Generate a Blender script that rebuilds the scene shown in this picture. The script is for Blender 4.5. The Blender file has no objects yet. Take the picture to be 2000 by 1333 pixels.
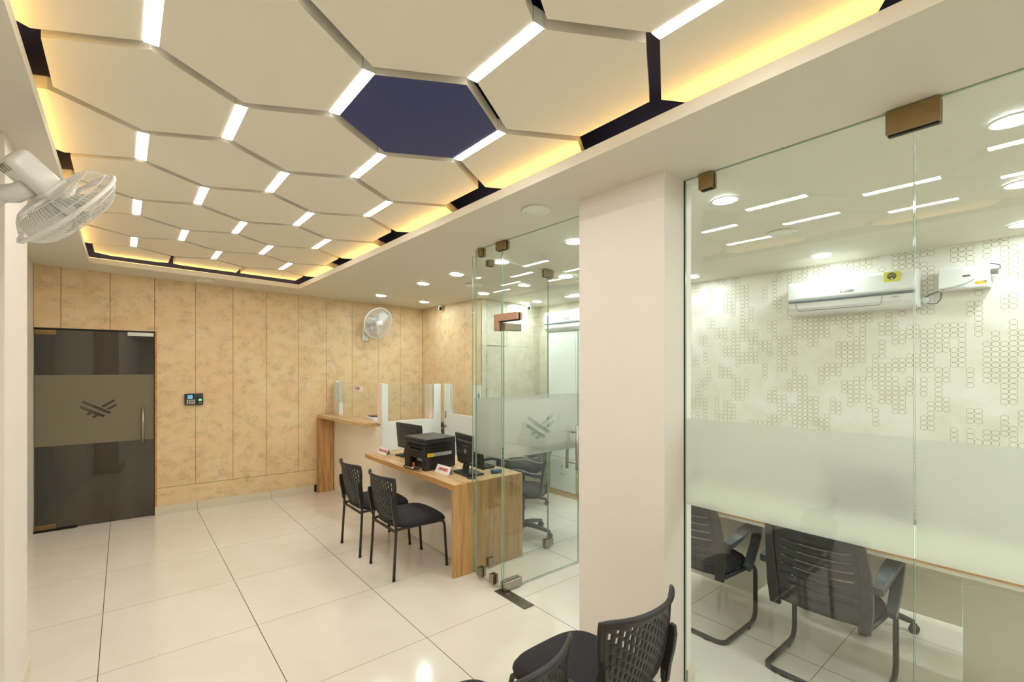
import bpy, math, random
from mathutils import Vector, Matrix
random.seed(7)
sc = bpy.context.scene
COL = sc.collection
PI = math.pi

# ---------------------------------------------------------------- camera, world, exposure
cd = bpy.data.cameras.new('camera')
cd.sensor_width = 36.0
cd.lens = 36.0 * 903.03 / 2000.0
cd.shift_x = 0.0293
cd.shift_y = 0.0257
cd.clip_start = 0.02
cam = bpy.data.objects.new('camera', cd)
COL.objects.link(cam)
cam.location = (0.1098, -6.4795, 1.6811)
cam.rotation_euler = (PI / 2, 0, -0.6598)
sc.camera = cam

w = bpy.data.worlds.new('world'); sc.world = w; w.use_nodes = True
w.node_tree.nodes['Background'].inputs[0].default_value = (0.02, 0.02, 0.02, 1)
w.node_tree.nodes['Background'].inputs[1].default_value = 0.3

vs = sc.view_settings
vs.view_transform = 'Standard'; vs.look = 'None'; vs.gamma = 1.0; vs.use_curve_mapping = False
vs.exposure = 1.34
STRIP = 16.0      # white strip lights in the lobby ceiling
STRIP_COL = (1.0, 0.955, 0.89)
DOWN = 50.0       # round downlights
DOWN_COL = (0.88, 1.0, 1.0)
COVE = 6.5       # warm rope light in the ceiling recess
COVE_COL = (1.0, 0.60, 0.19)


# ---------------------------------------------------------------- helpers: objects
def tag(o, label=None, cat=None, group=None, kind=None):
    if label: o['label'] = label
    if cat: o['category'] = cat
    if group: o['group'] = group
    if kind: o['kind'] = kind
    return o

def root(name, loc, label=None, cat=None, group=None, kind=None, rz=0.0):
    o = bpy.data.objects.new(name, None); COL.objects.link(o)
    o.empty_display_size = 0.1
    o.location = loc; o.rotation_euler = (0, 0, rz)
    return tag(o, label, cat, group, kind)

def V(*a): return Vector(a)

class MB:
    """collects shapes; build() links them as ONE mesh object"""
    def __init__(s): s.v = []; s.f = []; s.m = []; s.sm = []
    def add(s, vs_, fs, mi=0, smooth=False):
        n = len(s.v); s.v += [Vector(p) for p in vs_]
        for f in fs: s.f.append([n + i for i in f]); s.m.append(mi); s.sm.append(smooth)
        return s
    def box(s, x0, x1, y0, y1, z0, z1, mi=0):
        p = [(x0,y0,z0),(x1,y0,z0),(x1,y1,z0),(x0,y1,z0),(x0,y0,z1),(x1,y0,z1),(x1,y1,z1),(x0,y1,z1)]
        return s.add(p, [(0,3,2,1),(4,5,6,7),(0,1,5,4),(1,2,6,5),(2,3,7,6),(3,0,4,7)], mi)
    def rbox(s, c, sz, r=0.01, mi=0, mat=None, seg=3):
        """box with rounded corners all round"""
        hx, hy, hz = sz[0]/2, sz[1]/2, sz[2]/2
        r = min(r, hx*.98, hy*.98, hz*.98)
        def ring(inset, z):
            pts = []
            rr = max(r - inset, 1e-4)
            for cx_, cy_, a0 in ((hx-r, hy-r, 0), (-hx+r, hy-r, PI/2), (-hx+r, -hy+r, PI), (hx-r, -hy+r, 1.5*PI)):
                for k in range(seg + 1):
                    a = a0 + PI/2*k/seg
                    pts.append(Vector((cx_ + rr*math.cos(a), cy_ + rr*math.sin(a), z)))
            return pts
        rings = []
        for k in range(seg + 1):
            a = PI/2*k/seg
            rings.append(ring(r - r*math.sin(a), -hz + r - r*math.cos(a)))
        for k in range(seg + 1):
            a = PI/2*(1 - k/seg)
            rings.append(ring(r - r*math.sin(a), hz - r + r*math.cos(a)))
        c = Vector(c)
        T = (lambda p: c + (mat @ p)) if mat is not None else (lambda p: c + p)
        n = len(rings[0])
        vv = [T(p) for rg in rings for p in rg]
        ff = []
        for i in range(len(rings)-1):
            for j in range(n):
                ff.append((i*n+j, i*n+(j+1) % n, (i+1)*n+(j+1) % n, (i+1)*n+j))
        ff.append(tuple(reversed(range(n)))); ff.append(tuple((len(rings)-1)*n + j for j in range(n)))
        return s.add(vv, ff, mi, True)
    def tube(s, pts, r, seg=8, closed=False, mi=0, caps=True, rx=None):
        pts = [Vector(p) for p in pts]; n = len(pts)
        rr = r if isinstance(r, (list, tuple)) else [r]*n
        vv = []; up = None
        for i, p in enumerate(pts):
            a = pts[(i-1) % n] if (closed or i > 0) else p
            b = pts[(i+1) % n] if (closed or i < n-1) else p
            t = (b - a); t = t.normalized() if t.length > 1e-9 else Vector((0,0,1))
            if up is None:
                up = Vector((0,0,1)) if abs(t.z) < .9 else Vector((1,0,0))
            u = (up - t*up.dot(t)); u = u.normalized() if u.length > 1e-6 else t.orthogonal().normalized()
            up = u; v = t.cross(u)
            for k in range(seg):
                an = 2*PI*k/seg
                vv.append(p + u*math.cos(an)*rr[i] + v*math.sin(an)*(rx if rx else rr[i]))
        ff = []
        for i in range(n if closed else n-1):
            j = (i+1) % n
            for k in range(seg):
                ff.append((i*seg+k, i*seg+(k+1) % seg, j*seg+(k+1) % seg, j*seg+k))
        if not closed and caps:
            ff.append(tuple(reversed(range(seg)))); ff.append(tuple((n-1)*seg+k for k in range(seg)))
        return s.add(vv, ff, mi, seg > 4)
    def ribbon(s, path, lat, w_, h_, mi=0):
        """rectangular bar along a path; lat = lateral unit vector, widths w (lateral), h (in plane); lists allowed"""
        pts = [Vector(p) for p in path]; n = len(pts); lat = Vector(lat).normalized()
        W = w_ if isinstance(w_, (list, tuple)) else [w_]*n
        H = h_ if isinstance(h_, (list, tuple)) else [h_]*n
        vv = []
        for i, p in enumerate(pts):
            a = pts[max(i-1, 0)]; b = pts[min(i+1, n-1)]
            t = (b-a).normalized(); nn = lat.cross(t).normalized()
            for sx, sz in ((-1,-1),(-.8,-1.15),(.8,-1.15),(1,-1),(1,1),(.8,1.15),(-.8,1.15),(-1,1)):
                vv.append(p + lat*sx*W[i]/2 + nn*sz*H[i]/2)
        ff = []
        for i in range(n-1):
            for k in range(8): ff.append((i*8+k, i*8+(k+1) % 8, (i+1)*8+(k+1) % 8, (i+1)*8+k))
        ff.append(tuple(reversed(range(8)))); ff.append(tuple((n-1)*8+k for k in range(8)))
        return s.add(vv, ff, mi, False)
    def cyl(s, c, r, h, axis='z', seg=24, mi=0, r2=None):
        c = Vector(c); r2 = r if r2 is None else r2
        ax = {'x': (V(0,1,0), V(0,0,1), V(1,0,0)), 'y': (V(0,0,1), V(1,0,0), V(0,1,0)), 'z': (V(1,0,0), V(0,1,0), V(0,0,1))}[axis] if isinstance(axis, str) else axis
        vv = []
        for q, rad in ((0, r), (h, r2)):
            for k in range(seg):
                a = 2*PI*k/seg
                vv.append(c + ax[2]*q + ax[0]*math.cos(a)*rad + ax[1]*math.sin(a)*rad)
        ff = [(k, (k+1) % seg, seg+(k+1) % seg, seg+k) for k in range(seg)]
        s.add(vv, ff, mi, True)
        n = len(s.v) - 2*seg
        s.f.append([n+k for k in reversed(range(seg))]); s.m.append(mi); s.sm.append(False)
        s.f.append([n+seg+k for k in range(seg)]); s.m.append(mi); s.sm.append(False)
        return s
    def lathe(s, prof, c=(0,0,0), ax=None, seg=32, mi=0):
        """prof: (radius, height) list about axis"""
        c = Vector(c); ax = ax or (V(1,0,0), V(0,1,0), V(0,0,1))
        vv = []
        for r_, h_ in prof:
            for k in range(seg):
                a = 2*PI*k/seg
                vv.append(c + ax[2]*h_ + ax[0]*math.cos(a)*r_ + ax[1]*math.sin(a)*r_)
        ff = []
        for i in range(len(prof)-1):
            for k in range(seg): ff.append((i*seg+k, i*seg+(k+1) % seg, (i+1)*seg+(k+1) % seg, (i+1)*seg+k))
        return s.add(vv, ff, mi, True)
    def prism(s, poly, fn, a, b, mi=0):
        """poly: 2d points; fn(px,py,h)->3d"""
        n = len(poly)
        vv = [fn(x, y, a) for x, y in poly] + [fn(x, y, b) for x, y in poly]
        ff = [tuple(reversed(range(n))), tuple(range(n, 2*n))] + [(i, (i+1) % n, n+(i+1) % n, n+i) for i in range(n)]
        return s.add(vv, ff, mi)
    def build(s, name, mats, parent=None, local=True, label=None):
        if not isinstance(mats, (list, tuple)): mats = [mats]
        me = bpy.data.meshes.new(name)
        off = Vector((0,0,0)) if (local or parent is None) else -parent_world(parent)
        me.from_pydata([tuple(p + off) for p in s.v], [], s.f)
        for m in mats: me.materials.append(m)
        for i, p in enumerate(me.polygons): p.material_index = s.m[i]; p.use_smooth = s.sm[i]
        me.validate(); me.update()
        o = bpy.data.objects.new(name, me); COL.objects.link(o)
        if parent is not None: o.parent = parent
        if label: o['label'] = label
        fixn(me)
        return o

def parent_world(p):
    q = Vector((0,0,0))
    while p is not None: q = q + Vector(p.location); p = p.parent
    return q

def fixn(me):
    import bmesh
    bm = bmesh.new(); bm.from_mesh(me)
    bmesh.ops.recalc_face_normals(bm, faces=bm.faces)
    bm.to_mesh(me); bm.free()

def struct(name, mb, mats): return tag(mb.build(name, mats), kind='structure')

def copy_tree(o, parent=None):
    c = o.copy(); COL.objects.link(c); c.parent = parent
    for ch in list(o.children): copy_tree(ch, c)
    return c

def bevel(o, wd=0.003, seg=2):
    m = o.modifiers.new('bevel', 'BEVEL'); m.width = wd; m.segments = seg; m.limit_method = 'ANGLE'; m.angle_limit = 0.6
    return o

def text_mesh(name, txt, size, mat, parent, M, depth=0.0008, bold=0.0, align='CENTER', local=True, shear=0.0, sx=1.0):
    """M: 4x4 placing the text plane (x right, y up, z out)"""
    cu = bpy.data.curves.new(name, 'FONT'); cu.body = txt; cu.size = size; cu.extrude = depth; cu.offset = bold
    cu.align_x = align; cu.align_y = 'CENTER'; cu.shear = shear; cu.resolution_u = 3
    t = bpy.data.objects.new(name + '_tmp', cu); COL.objects.link(t)
    dg = bpy.context.evaluated_depsgraph_get(); dg.update()
    me = bpy.data.meshes.new_from_object(t.evaluated_get(dg))
    COL.objects.unlink(t); bpy.data.objects.remove(t)
    me.transform(M @ Matrix.Diagonal((sx, 1, 1, 1)))
    if not local and parent is not None: me.transform(Matrix.Translation(-parent_world(parent)))
    me.materials.clear(); me.materials.append(mat)
    o = bpy.data.objects.new(name, me); COL.objects.link(o); o.parent = parent
    return o

def holes_mesh(outer, holes):
    """flat sheet (x,y) with cut-outs, as a mesh"""
    cu = bpy.data.curves.new('sheet', 'CURVE'); cu.dimensions = '2D'; cu.fill_mode = 'BOTH'
    for poly in [outer] + holes:
        sp = cu.splines.new('POLY'); sp.points.add(len(poly)-1); sp.use_cyclic_u = True
        for i, (x, y) in enumerate(poly): sp.points[i].co = (x, y, 0, 1)
    t = bpy.data.objects.new('sheet_tmp', cu); COL.objects.link(t)
    dg = bpy.context.evaluated_depsgraph_get(); dg.update()
    me = bpy.data.meshes.new_from_object(t.evaluated_get(dg))
    COL.objects.unlink(t); bpy.data.objects.remove(t)
    return me

def frame(origin, xdir, ydir):
    x = Vector(xdir).normalized(); y = Vector(ydir).normalized(); z = x.cross(y)
    M = Matrix((x, y, z)).transposed().to_4x4(); M.translation = Vector(origin)
    return M


# ---------------------------------------------------------------- helpers: materials
def lin(c):
    def f(u):
        u = u/255.0
        return u/12.92 if u <= .04045 else ((u+.055)/1.055)**2.4
    return tuple(f(u) for u in c) + (1.0,)

class NT:
    def __init__(s, name):
        s.mat = bpy.data.materials.new(name); s.mat.use_nodes = True
        s.t = s.mat.node_tree; s.t.nodes.clear()
        s.out = s.t.nodes.new('ShaderNodeOutputMaterial')
    def n(s, typ, **kw):
        x = s.t.nodes.new(typ)
        for k, v in kw.items(): setattr(x, k, v)
        return x
    def l(s, a, b): s.t.links.new(a, b)
    def m(s, op, a, b=None, c=None):
        x = s.n('ShaderNodeMath', operation=op)
        for i, q in enumerate((a, b, c)):
            if q is None: continue
            if isinstance(q, (int, float)): x.inputs[i].default_value = q
            else: s.l(q, x.inputs[i])
        return x.outputs[0]
    def mix(s, fac, a, b):
        x = s.n('ShaderNodeMix', data_type='RGBA')
        for i, q in ((0, fac), (6, a), (7, b)):
            if isinstance(q, (int, float)): x.inputs[i].default_value = q
            elif isinstance(q, tuple): x.inputs[i].default_value = q
            else: s.l(q, x.inputs[i])
        return x.outputs[2]
    def coord(s, kind='Object'): return s.n('ShaderNodeTexCoord').outputs[kind]
    def xyz(s, v):
        x = s.n('ShaderNodeSeparateXYZ'); s.l(v, x.inputs[0]); return x.outputs
    def comb(s, a, b, c):
        x = s.n('ShaderNodeCombineXYZ')
        for i, q in enumerate((a, b, c)):
            if isinstance(q, (int, float)): x.inputs[i].default_value = q
            else: s.l(q, x.inputs[i])
        return x.outputs[0]
    def mapping(s, v, scale=(1,1,1), loc=(0,0,0)):
        x = s.n('ShaderNodeMapping'); x.inputs['Scale'].default_value = scale; x.inputs['Location'].default_value = loc
        s.l(v, x.inputs[0]); return x.outputs[0]
    def noise(s, v, scale, detail=4, rough=.55, dist=0.0):
        x = s.n('ShaderNodeTexNoise'); x.inputs['Scale'].default_value = scale; x.inputs['Detail'].default_value = detail
        x.inputs['Roughness'].default_value = rough; x.inputs['Distortion'].default_value = dist
        s.l(v, x.inputs['Vector']); return x.outputs[0]
    def ramp(s, f, stops):
        x = s.n('ShaderNodeValToRGB'); s.l(f, x.inputs[0]); e = x.color_ramp.elements
        while len(e) < len(stops): e.new(0.5)
        for i, (p, c) in enumerate(stops): e[i].position = p; e[i].color = c
        return x.outputs[0]
    def bsdf(s, color, rough=.5, metal=0.0, spec=.5, coat=0.0, bump=None, bstr=.1, **kw):
        b = s.n('ShaderNodeBsdfPrincipled')
        for k, q in (('Base Color', color), ('Roughness', rough), ('Metallic', metal)):
            if isinstance(q, (int, float, tuple)): b.inputs[k].default_value = q
            else: s.l(q, b.inputs[k])
        b.inputs['Specular IOR Level'].default_value = spec
        b.inputs['Coat Weight'].default_value = coat
        for k, q in kw.items(): b.inputs[k.replace('_', ' ')].default_value = q
        if bump is not None:
            bp = s.n('ShaderNodeBump'); bp.inputs['Strength'].default_value = bstr; bp.inputs['Distance'].default_value = .002
            s.l(bump, bp.inputs['Height']); s.l(bp.outputs[0], b.inputs['Normal'])
        s.l(b.outputs[0], s.out.inputs[0])
        return b

def simple(name, rgb, rough=.5, metal=0.0, spec=.5, var=.04, scale=6.0, coat=0.0, **kw):
    t = NT(name); c = lin(rgb)
    nz = t.noise(t.coord(), scale, 3)
    f = lambda k: tuple(min(1, u*k) for u in c[:3]) + (1.0,)
    col = t.mix(nz, f(1-var), f(1+var))
    t.bsdf(col, rough, metal, spec, coat, **kw)
    return t.mat

def emit(name, col, strength):
    t = NT(name); e = t.n('ShaderNodeEmission'); e.inputs[0].default_value = tuple(col) + (1.0,); e.inputs[1].default_value = strength
    t.l(e.outputs[0], t.out.inputs[0]); return t.mat

M = {}
M['paint'] = simple('cream wall paint', (238, 231, 222), .55, var=.012, scale=1.5)
M['soffit'] = simple('ceiling paint', (224, 219, 204), .6, var=.012, scale=1.2)
M['panel'] = simple('panel paint', (236, 230, 214), .6, var=.015, scale=1.4)
M['navy'] = simple('navy paint', (52, 62, 118), .55, var=.06, scale=3)
M['white'] = simple('white laminate', (228, 230, 224), .25, var=.01)
M['white_plastic'] = simple('white plastic', (226, 226, 222), .28, var=.01, coat=.3)
M['lampwhite'] = simple('white metal trim', (235, 236, 228), .4, var=.01)
M['beige_gloss'] = simple('glossy beige laminate', (246, 237, 221), .12, var=.02, scale=2, coat=.4)
M['cream_lam'] = simple('cream laminate', (226, 222, 204), .25, var=.02, scale=2)
M['skirt'] = simple('polished skirting tile', (222, 212, 188), .15, var=.03, scale=3, coat=.3)
M['black'] = simple('black plastic', (40, 38, 36), .42, var=.1, scale=30)
M['black_tube'] = simple('black enamel tube', (46, 42, 38), .3, var=.05)
M['fabric'] = None
M['dark_plastic'] = simple('charcoal plastic', (52, 52, 52), .38, var=.06, scale=20)
M['grey_plastic'] = simple('slate arm plastic', (62, 70, 74), .38, var=.04, scale=20)
M['printer'] = simple('printer casing', (42, 40, 39), .33, var=.05, scale=15)
M['screen'] = simple('glossy screen', (14, 15, 17), .08, var=.02)
M['steel'] = simple('brushed steel', (176, 170, 158), .3, 1.0, var=.06, scale=40)
M['clip_brass'] = simple('bronze patch fitting', (150, 128, 92), .34, 1.0, var=.15, scale=30)
M['copper'] = simple('copper patch fitting', (206, 168, 144), .42, 1.0, var=.1, scale=25)
M['clip_grey'] = simple('satin nickel fitting', (160, 150, 130), .35, 1.0, var=.12, scale=30)
M['gasket'] = simple('black gasket', (18, 16, 14), .6)
M['red'] = simple('red lettering', (196, 28, 44), .5)
M['ink'] = simple('grey lettering', (104, 108, 104), .5)
M['silver_ink'] = simple('silver lettering', (214, 210, 200), .35)
M['sign_white'] = simple('white acrylic', (246, 244, 242), .2, var=.005)
M['yellow'] = simple('yellow sticker', (214, 214, 20), .45)
M['orange'] = simple('orange plug', (222, 96, 48), .5)
M['amber'] = simple('amber sticker', (236, 186, 32), .45)
M['label_silver'] = simple('silver label', (190, 196, 190), .4)
M['dark_gap'] = simple('dark joint', (70, 52, 30), .8)
M['grey_dark'] = simple('dark grey sticker', (64, 66, 62), .5)
M['cable'] = simple('grey cable', (96, 92, 86), .5)
M['blue'] = simple('blue plastic', (70, 110, 150), .4)
M['strip'] = emit('strip light diffuser', STRIP_COL, STRIP)
M['down'] = emit('downlight diffuser', DOWN_COL, DOWN)
M['cove'] = emit('warm rope light', COVE_COL, COVE)
M['green_led'] = emit('green sensor light', (.1, 1.0, .15), 1.6)

def m_fabric():
    t = NT('black upholstery'); co = t.coord()
    n1 = t.noise(co, 900, 2); n2 = t.noise(co, 14, 3)
    col = t.mix(n1, lin((30, 29, 33)), lin((74, 70, 72)))
    col = t.mix(t.m('MULTIPLY', n2, .35), col, lin((30, 34, 48)))
    t.bsdf(col, .9, spec=.25, bump=n1, bstr=.25); return t.mat
M['fabric'] = m_fabric()

def m_floor():
    t = NT('polished vitrified tiles'); co = t.coord(); x, y, z = t.xyz(co)
    def dist(c, p):
        f = t.m('FRACT', t.m('ADD', t.m('DIVIDE', c, p), 100.5))
        return t.m('MULTIPLY', t.m('ABSOLUTE', t.m('SUBTRACT', f, .5)), p)
    dx = dist(x, .8); dy = dist(y, .8)
    gx = t.m('LESS_THAN', dx, .0022); gy = t.m('LESS_THAN', dy, .0016)
    n = t.noise(co, 1.6, 6, .6, .6); n2 = t.noise(co, 7, 4)
    base = t.ramp(n, [(.3, lin((230, 222, 208))), (.55, lin((236, 229, 217))), (.8, lin((241, 235, 225)))])
    base = t.mix(t.m('MULTIPLY', n2, .12), base, lin((210, 196, 170)))
    cx_ = t.n('ShaderNodeTexWhiteNoise', noise_dimensions='2D')
    cell = t.comb(t.m('FLOOR', t.m('DIVIDE', x, .8)), t.m('FLOOR', t.m('DIVIDE', y, .8)), 0)
    t.l(cell, cx_.inputs['Vector'])
    base = t.mix(t.m('MULTIPLY', cx_.outputs[0], .10), base, lin((206, 196, 176)))
    col = t.mix(gy, base, lin((126, 104, 72)))
    col = t.mix(gx, col, lin((70, 58, 46)))
    g = t.m('MAXIMUM', gx, gy)
    rough = t.m('ADD', .12, t.m('MULTIPLY', g, .5))
    t.bsdf(col, rough, spec=.55); return t.mat
M['floor'] = m_floor()

def m_clad(lo=(231, 199, 150), hi=(237, 211, 168), nm='patterned tan wall panel'):
    t = NT(nm); co = t.coord()
    a = t.noise(co, 3.4, 5, .6, .3); b = t.noise(t.mapping(co, (1, 1, 1.2), (3, 7, 1)), 8, 4, .62, .0)
    c = t.noise(t.mapping(co, loc=(9, 2, 5)), 46, 4, .8); d = t.noise(t.mapping(co, loc=(1, 8, 3)), 5.5, 3, .5, .4)
    base = t.ramp(a, [(.3, lin(lo)), (.7, lin(hi))])
    blot = t.m('MULTIPLY', t.ramp(b, [(.47, (0,0,0,1)), (.66, (1,1,1,1))]), t.ramp(c, [(.40, (.15,.15,.15,1)), (.60, (1,1,1,1))]))
    col = t.mix(t.m('MULTIPLY', blot, .5), base, lin((158, 136, 106)))
    lt = t.m('MULTIPLY', t.ramp(d, [(.54, (0,0,0,1)), (.64, (1,1,1,1))]), t.ramp(c, [(.40, (1,1,1,1)), (.56, (0,0,0,1))]))
    col = t.mix(t.m('MULTIPLY', lt, .45), col, lin((236, 220, 196)))
    t.bsdf(col, .42, spec=.4); return t.mat
M['clad'] = m_clad()
M['clad_pale'] = m_clad((198, 190, 166), (210, 203, 182), 'patterned pale wall panel')

def m_wood(name, axis, light=(216, 172, 112), dark=(170, 118, 62)):
    t = NT(name); co = t.coord()
    sc_ = [14.0, 14.0, 14.0]; sc_['xyz'.index(axis)] = .9
    f1 = t.noise(t.mapping(co, tuple(sc_)), 2.2, 6, .62, .8)
    sc2 = [70.0, 70.0, 70.0]; sc2['xyz'.index(axis)] = 1.6
    f2 = t.noise(t.mapping(co, tuple(sc2)), 1.4, 4, .6)
    f3 = t.noise(t.mapping(co, tuple(q*.35 for q in sc_)), 1.5, 3)
    col = t.ramp(f1, [(.34, lin(tuple(q*.82 for q in dark))), (.5, lin(tuple((a+b)/2+8 for a, b in zip(light, dark)))), (.64, lin(light))])
    col = t.mix(t.m('MULTIPLY', t.ramp(f2, [(.35, (1,1,1,1)), (.6, (0,0,0,1))]), .4), col, lin(dark))
    col = t.mix(t.m('MULTIPLY', f3, .35), col, lin((226, 188, 132)))
    t.bsdf(col, .38, spec=.4); return t.mat
M['wood_y'] = m_wood('oak laminate along', 'y', (222, 190, 146), (180, 138, 90))
M['wood_z'] = m_wood('oak laminate upright', 'z')
M['wood_edge'] = m_wood('oak edge', 'y', (208, 156, 92), (176, 120, 62))
M['shutter'] = m_wood('brown slat', 'x', (96, 74, 54), (48, 34, 24))

def m_wallpaper():
    t = NT('hexagon wallpaper'); co = t.coord(); x, y, z = t.xyz(co)
    W, P, H = .039, .035, .042
    n = t.noise(co, 3.5, 6, .65, .4)
    base = t.ramp(n, [(.3, lin((222, 218, 202))), (.5, lin((234, 230, 217))), (.7, lin((241, 239, 229)))])
    cy_ = t.m('DIVIDE', y, W); i = t.m('FLOOR', cy_)
    u = t.m('MULTIPLY', t.m('SUBTRACT', t.m('SUBTRACT', cy_, i), .5), W)
    shift = 0.0
    cz_ = t.m('DIVIDE', z, P); j = t.m('FLOOR', cz_)
    v = t.m('MULTIPLY', t.m('SUBTRACT', t.m('SUBTRACT', cz_, j), .5), P)
    def hexd(vv):
        au = t.m('ABSOLUTE', u); av = t.m('ABSOLUTE', vv)
        # pointy-top hexagon of half width W/2 and half height H/2
        d1 = t.m('DIVIDE', au, W*.5)
        d2 = t.m('DIVIDE', t.m('ADD', t.m('MULTIPLY', au, .577), av), H/2)
        return t.m('MAXIMUM', d1, d2)
    def wn(v_, dim='3D'):
        x_ = t.n('ShaderNodeTexWhiteNoise', noise_dimensions=dim); t.l(v_, x_.inputs['W' if dim == '1D' else 'Vector']); return x_.outputs[0]
    def mask(jj):
        a = t.m('FLOOR', t.m('DIVIDE', i, 2.0))
        b = t.m('FLOOR', t.m('DIVIDE', t.m('ADD', jj, t.m('FLOOR', t.m('MULTIPLY', wn(t.m('ADD', a, .5), '1D'), 2.99))), 3.0))
        c = t.m('FLOOR', t.m('DIVIDE', t.m('ADD', jj, t.m('FLOOR', t.m('MULTIPLY', wn(t.m('ADD', i, 40.5), '1D'), 3.99))), 4.0))
        m1 = t.m('GREATER_THAN', wn(t.comb(a, b, 3.3)), .66)
        m2 = t.m('GREATER_THAN', wn(t.comb(i, c, 7.7)), .78)
        return t.m('MAXIMUM', m1, m2)
    def line(vv, jj):
        d = hexd(vv)
        on = t.m('LESS_THAN', t.m('ABSOLUTE', t.m('SUBTRACT', d, .93)), .062)
        return t.m('MULTIPLY', on, mask(jj))
    L0 = line(v, j)
    sgn = t.m('SIGN', v)
    L1 = line(t.m('SUBTRACT', v, t.m('MULTIPLY', sgn, P)), t.m('ADD', j, sgn))
    L = t.m('MAXIMUM', L0, L1)
    gold = t.mix(n, lin((160, 150, 84)), lin((128, 114, 52)))
    col = t.mix(t.m('MULTIPLY', L, .85), base, gold)
    t.bsdf(col, .5, spec=.35); return t.mat
M['wallpaper'] = m_wallpaper()

def m_glass(name, tint, ior=1.5, extra=0.0):
    t = NT(name)
    f0 = ((ior-1)/(ior+1))**2
    lw = t.n('ShaderNodeLayerWeight'); lw.inputs[0].default_value = .5
    fac = t.m('ADD', f0 + extra, t.m('MULTIPLY', 1-f0-extra, t.m('POWER', lw.outputs['Facing'], 5.0)))
    tr = t.n('ShaderNodeBsdfTransparent'); tr.inputs[0].default_value = tint
    gl = t.n('ShaderNodeBsdfGlossy'); gl.inputs['Roughness'].default_value = 0.0; gl.inputs[0].default_value = (1, 1, 1, 1)
    mx = t.n('ShaderNodeMixShader'); t.l(fac, mx.inputs[0]); t.l(tr.outputs[0], mx.inputs[1]); t.l(gl.outputs[0], mx.inputs[2])
    t.l(mx.outputs[0], t.out.inputs[0]); return t.mat
M['glass'] = m_glass('clear green glass', (.975, .988, .975, 1), 1.52)
M['glass_dark'] = m_glass('bronze tinted glass', (.55, .50, .40, 1), 1.85)
M['emblem_tint'] = m_glass('tinted emblem glass', (.925, .95, .925, 1), 1.3)
M['edge'] = simple('polished glass edge', (140, 172, 150), .15, spec=.8, var=.1, scale=30)

def m_film(name, rgb, clear, rough, trans=.5):
    t = NT(name)
    rf = t.n('ShaderNodeBsdfRefraction'); rf.inputs['Roughness'].default_value = rough; rf.inputs['IOR'].default_value = 1.25; rf.inputs[0].default_value = (.93, .95, .9, 1)
    df = t.n('ShaderNodeBsdfDiffuse'); df.inputs[0].default_value = lin(rgb)
    tl = t.n('ShaderNodeBsdfTranslucent'); tl.inputs[0].default_value = lin(rgb)
    m1 = t.n('ShaderNodeMixShader'); m1.inputs[0].default_value = trans; t.l(df.outputs[0], m1.inputs[1]); t.l(tl.outputs[0], m1.inputs[2])
    m2 = t.n('ShaderNodeMixShader'); m2.inputs[0].default_value = clear; t.l(m1.outputs[0], m2.inputs[1]); t.l(rf.outputs[0], m2.inputs[2])
    gl = t.n('ShaderNodeBsdfGlossy'); gl.inputs['Roughness'].default_value = .25
    m3 = t.n('ShaderNodeMixShader'); m3.inputs[0].default_value = .04; t.l(m2.outputs[0], m3.inputs[1]); t.l(gl.outputs[0], m3.inputs[2])
    t.l(m3.outputs[0], t.out.inputs[0]); return t.mat
M['film'] = m_film('etched film', (243, 242, 240), .62, .30, .7)
M['film_dark'] = m_film('etched film on bronze glass', (138, 130, 108), .06, .5, .1)

# ---------------------------------------------------------------- the sloping frame of the ceiling
def CZ(x, dz=0.0): return 2.6347 - .0357*(x - 2.0) + dz
WY = lambda x: -.1761 - .0599*(x - 2.0)          # face of the far wall
XG = 2.35                                         # plane of the glass front

def slab(mb, x0, x1, y0, y1, d0, d1, mi=0):
    p = [(x0, y0, CZ(x0, d0)), (x1, y0, CZ(x1, d0)), (x1, y1, CZ(x1, d0)), (x0, y1, CZ(x0, d0)),
         (x0, y0, CZ(x0, d1)), (x1, y0, CZ(x1, d1)), (x1, y1, CZ(x1, d1)), (x0, y1, CZ(x0, d1))]
    mb.add(p, [(0,3,2,1),(4,5,6,7),(0,1,5,4),(1,2,6,5),(2,3,7,6),(3,0,4,7)], mi)

# ---------------------------------------------------------------- structure
YB = -9.3
mb = MB(); mb.box(-.8, 5.2, YB - .1, 1.9, -.12, 0); struct('floor', mb, M['floor'])

# soffit with its opening (four sides), lip 5 cm high
RX0, RX1 = -.155, 1.807
RB0, RB1 = -.526, -.644        # far edge at RX0, RX1
RN = -8.3
mb = MB()
slab(mb, -.75, RX0, YB, .1, 0, .045)
slab(mb, RX1, 5.1, YB, .1, 0, .045)
slab(mb, RX0, RX1, YB, RN, 0, .045)
p = []
for d in (0, .045):
    p += [(RX0, RB0, CZ(RX0, d)), (RX1, RB1, CZ(RX1, d)), (RX1, .1, CZ(RX1, d)), (RX0, .1, CZ(RX0, d))]
mb.add(p, [(0,3,2,1),(4,5,6,7),(0,1,5,4),(2,3,7,6)])
# upper lip ridge
for (xa, ya, xb, yb, nx, ny) in ((RX0, RN, RX0, RB0, -1, 0), (RX1, RN, RX1, RB1, 1, 0), (RX0, RB0, RX1, RB1, 0, 1)):
    t_ = .012
    q = []
    for d in (.045, .052):
        q += [(xa, ya, CZ(xa, d)), (xb, yb, CZ(xb, d)), (xb + nx*t_, yb + ny*t_, CZ(xb, d)), (xa + nx*t_, ya + ny*t_, CZ(xa, d))]
    mb.add(q, [(0,3,2,1),(4,5,6,7),(0,1,5,4),(1,2,6,5),(2,3,7,6),(3,0,4,7)])
struct('ceiling', mb, M['soffit'])
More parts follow.
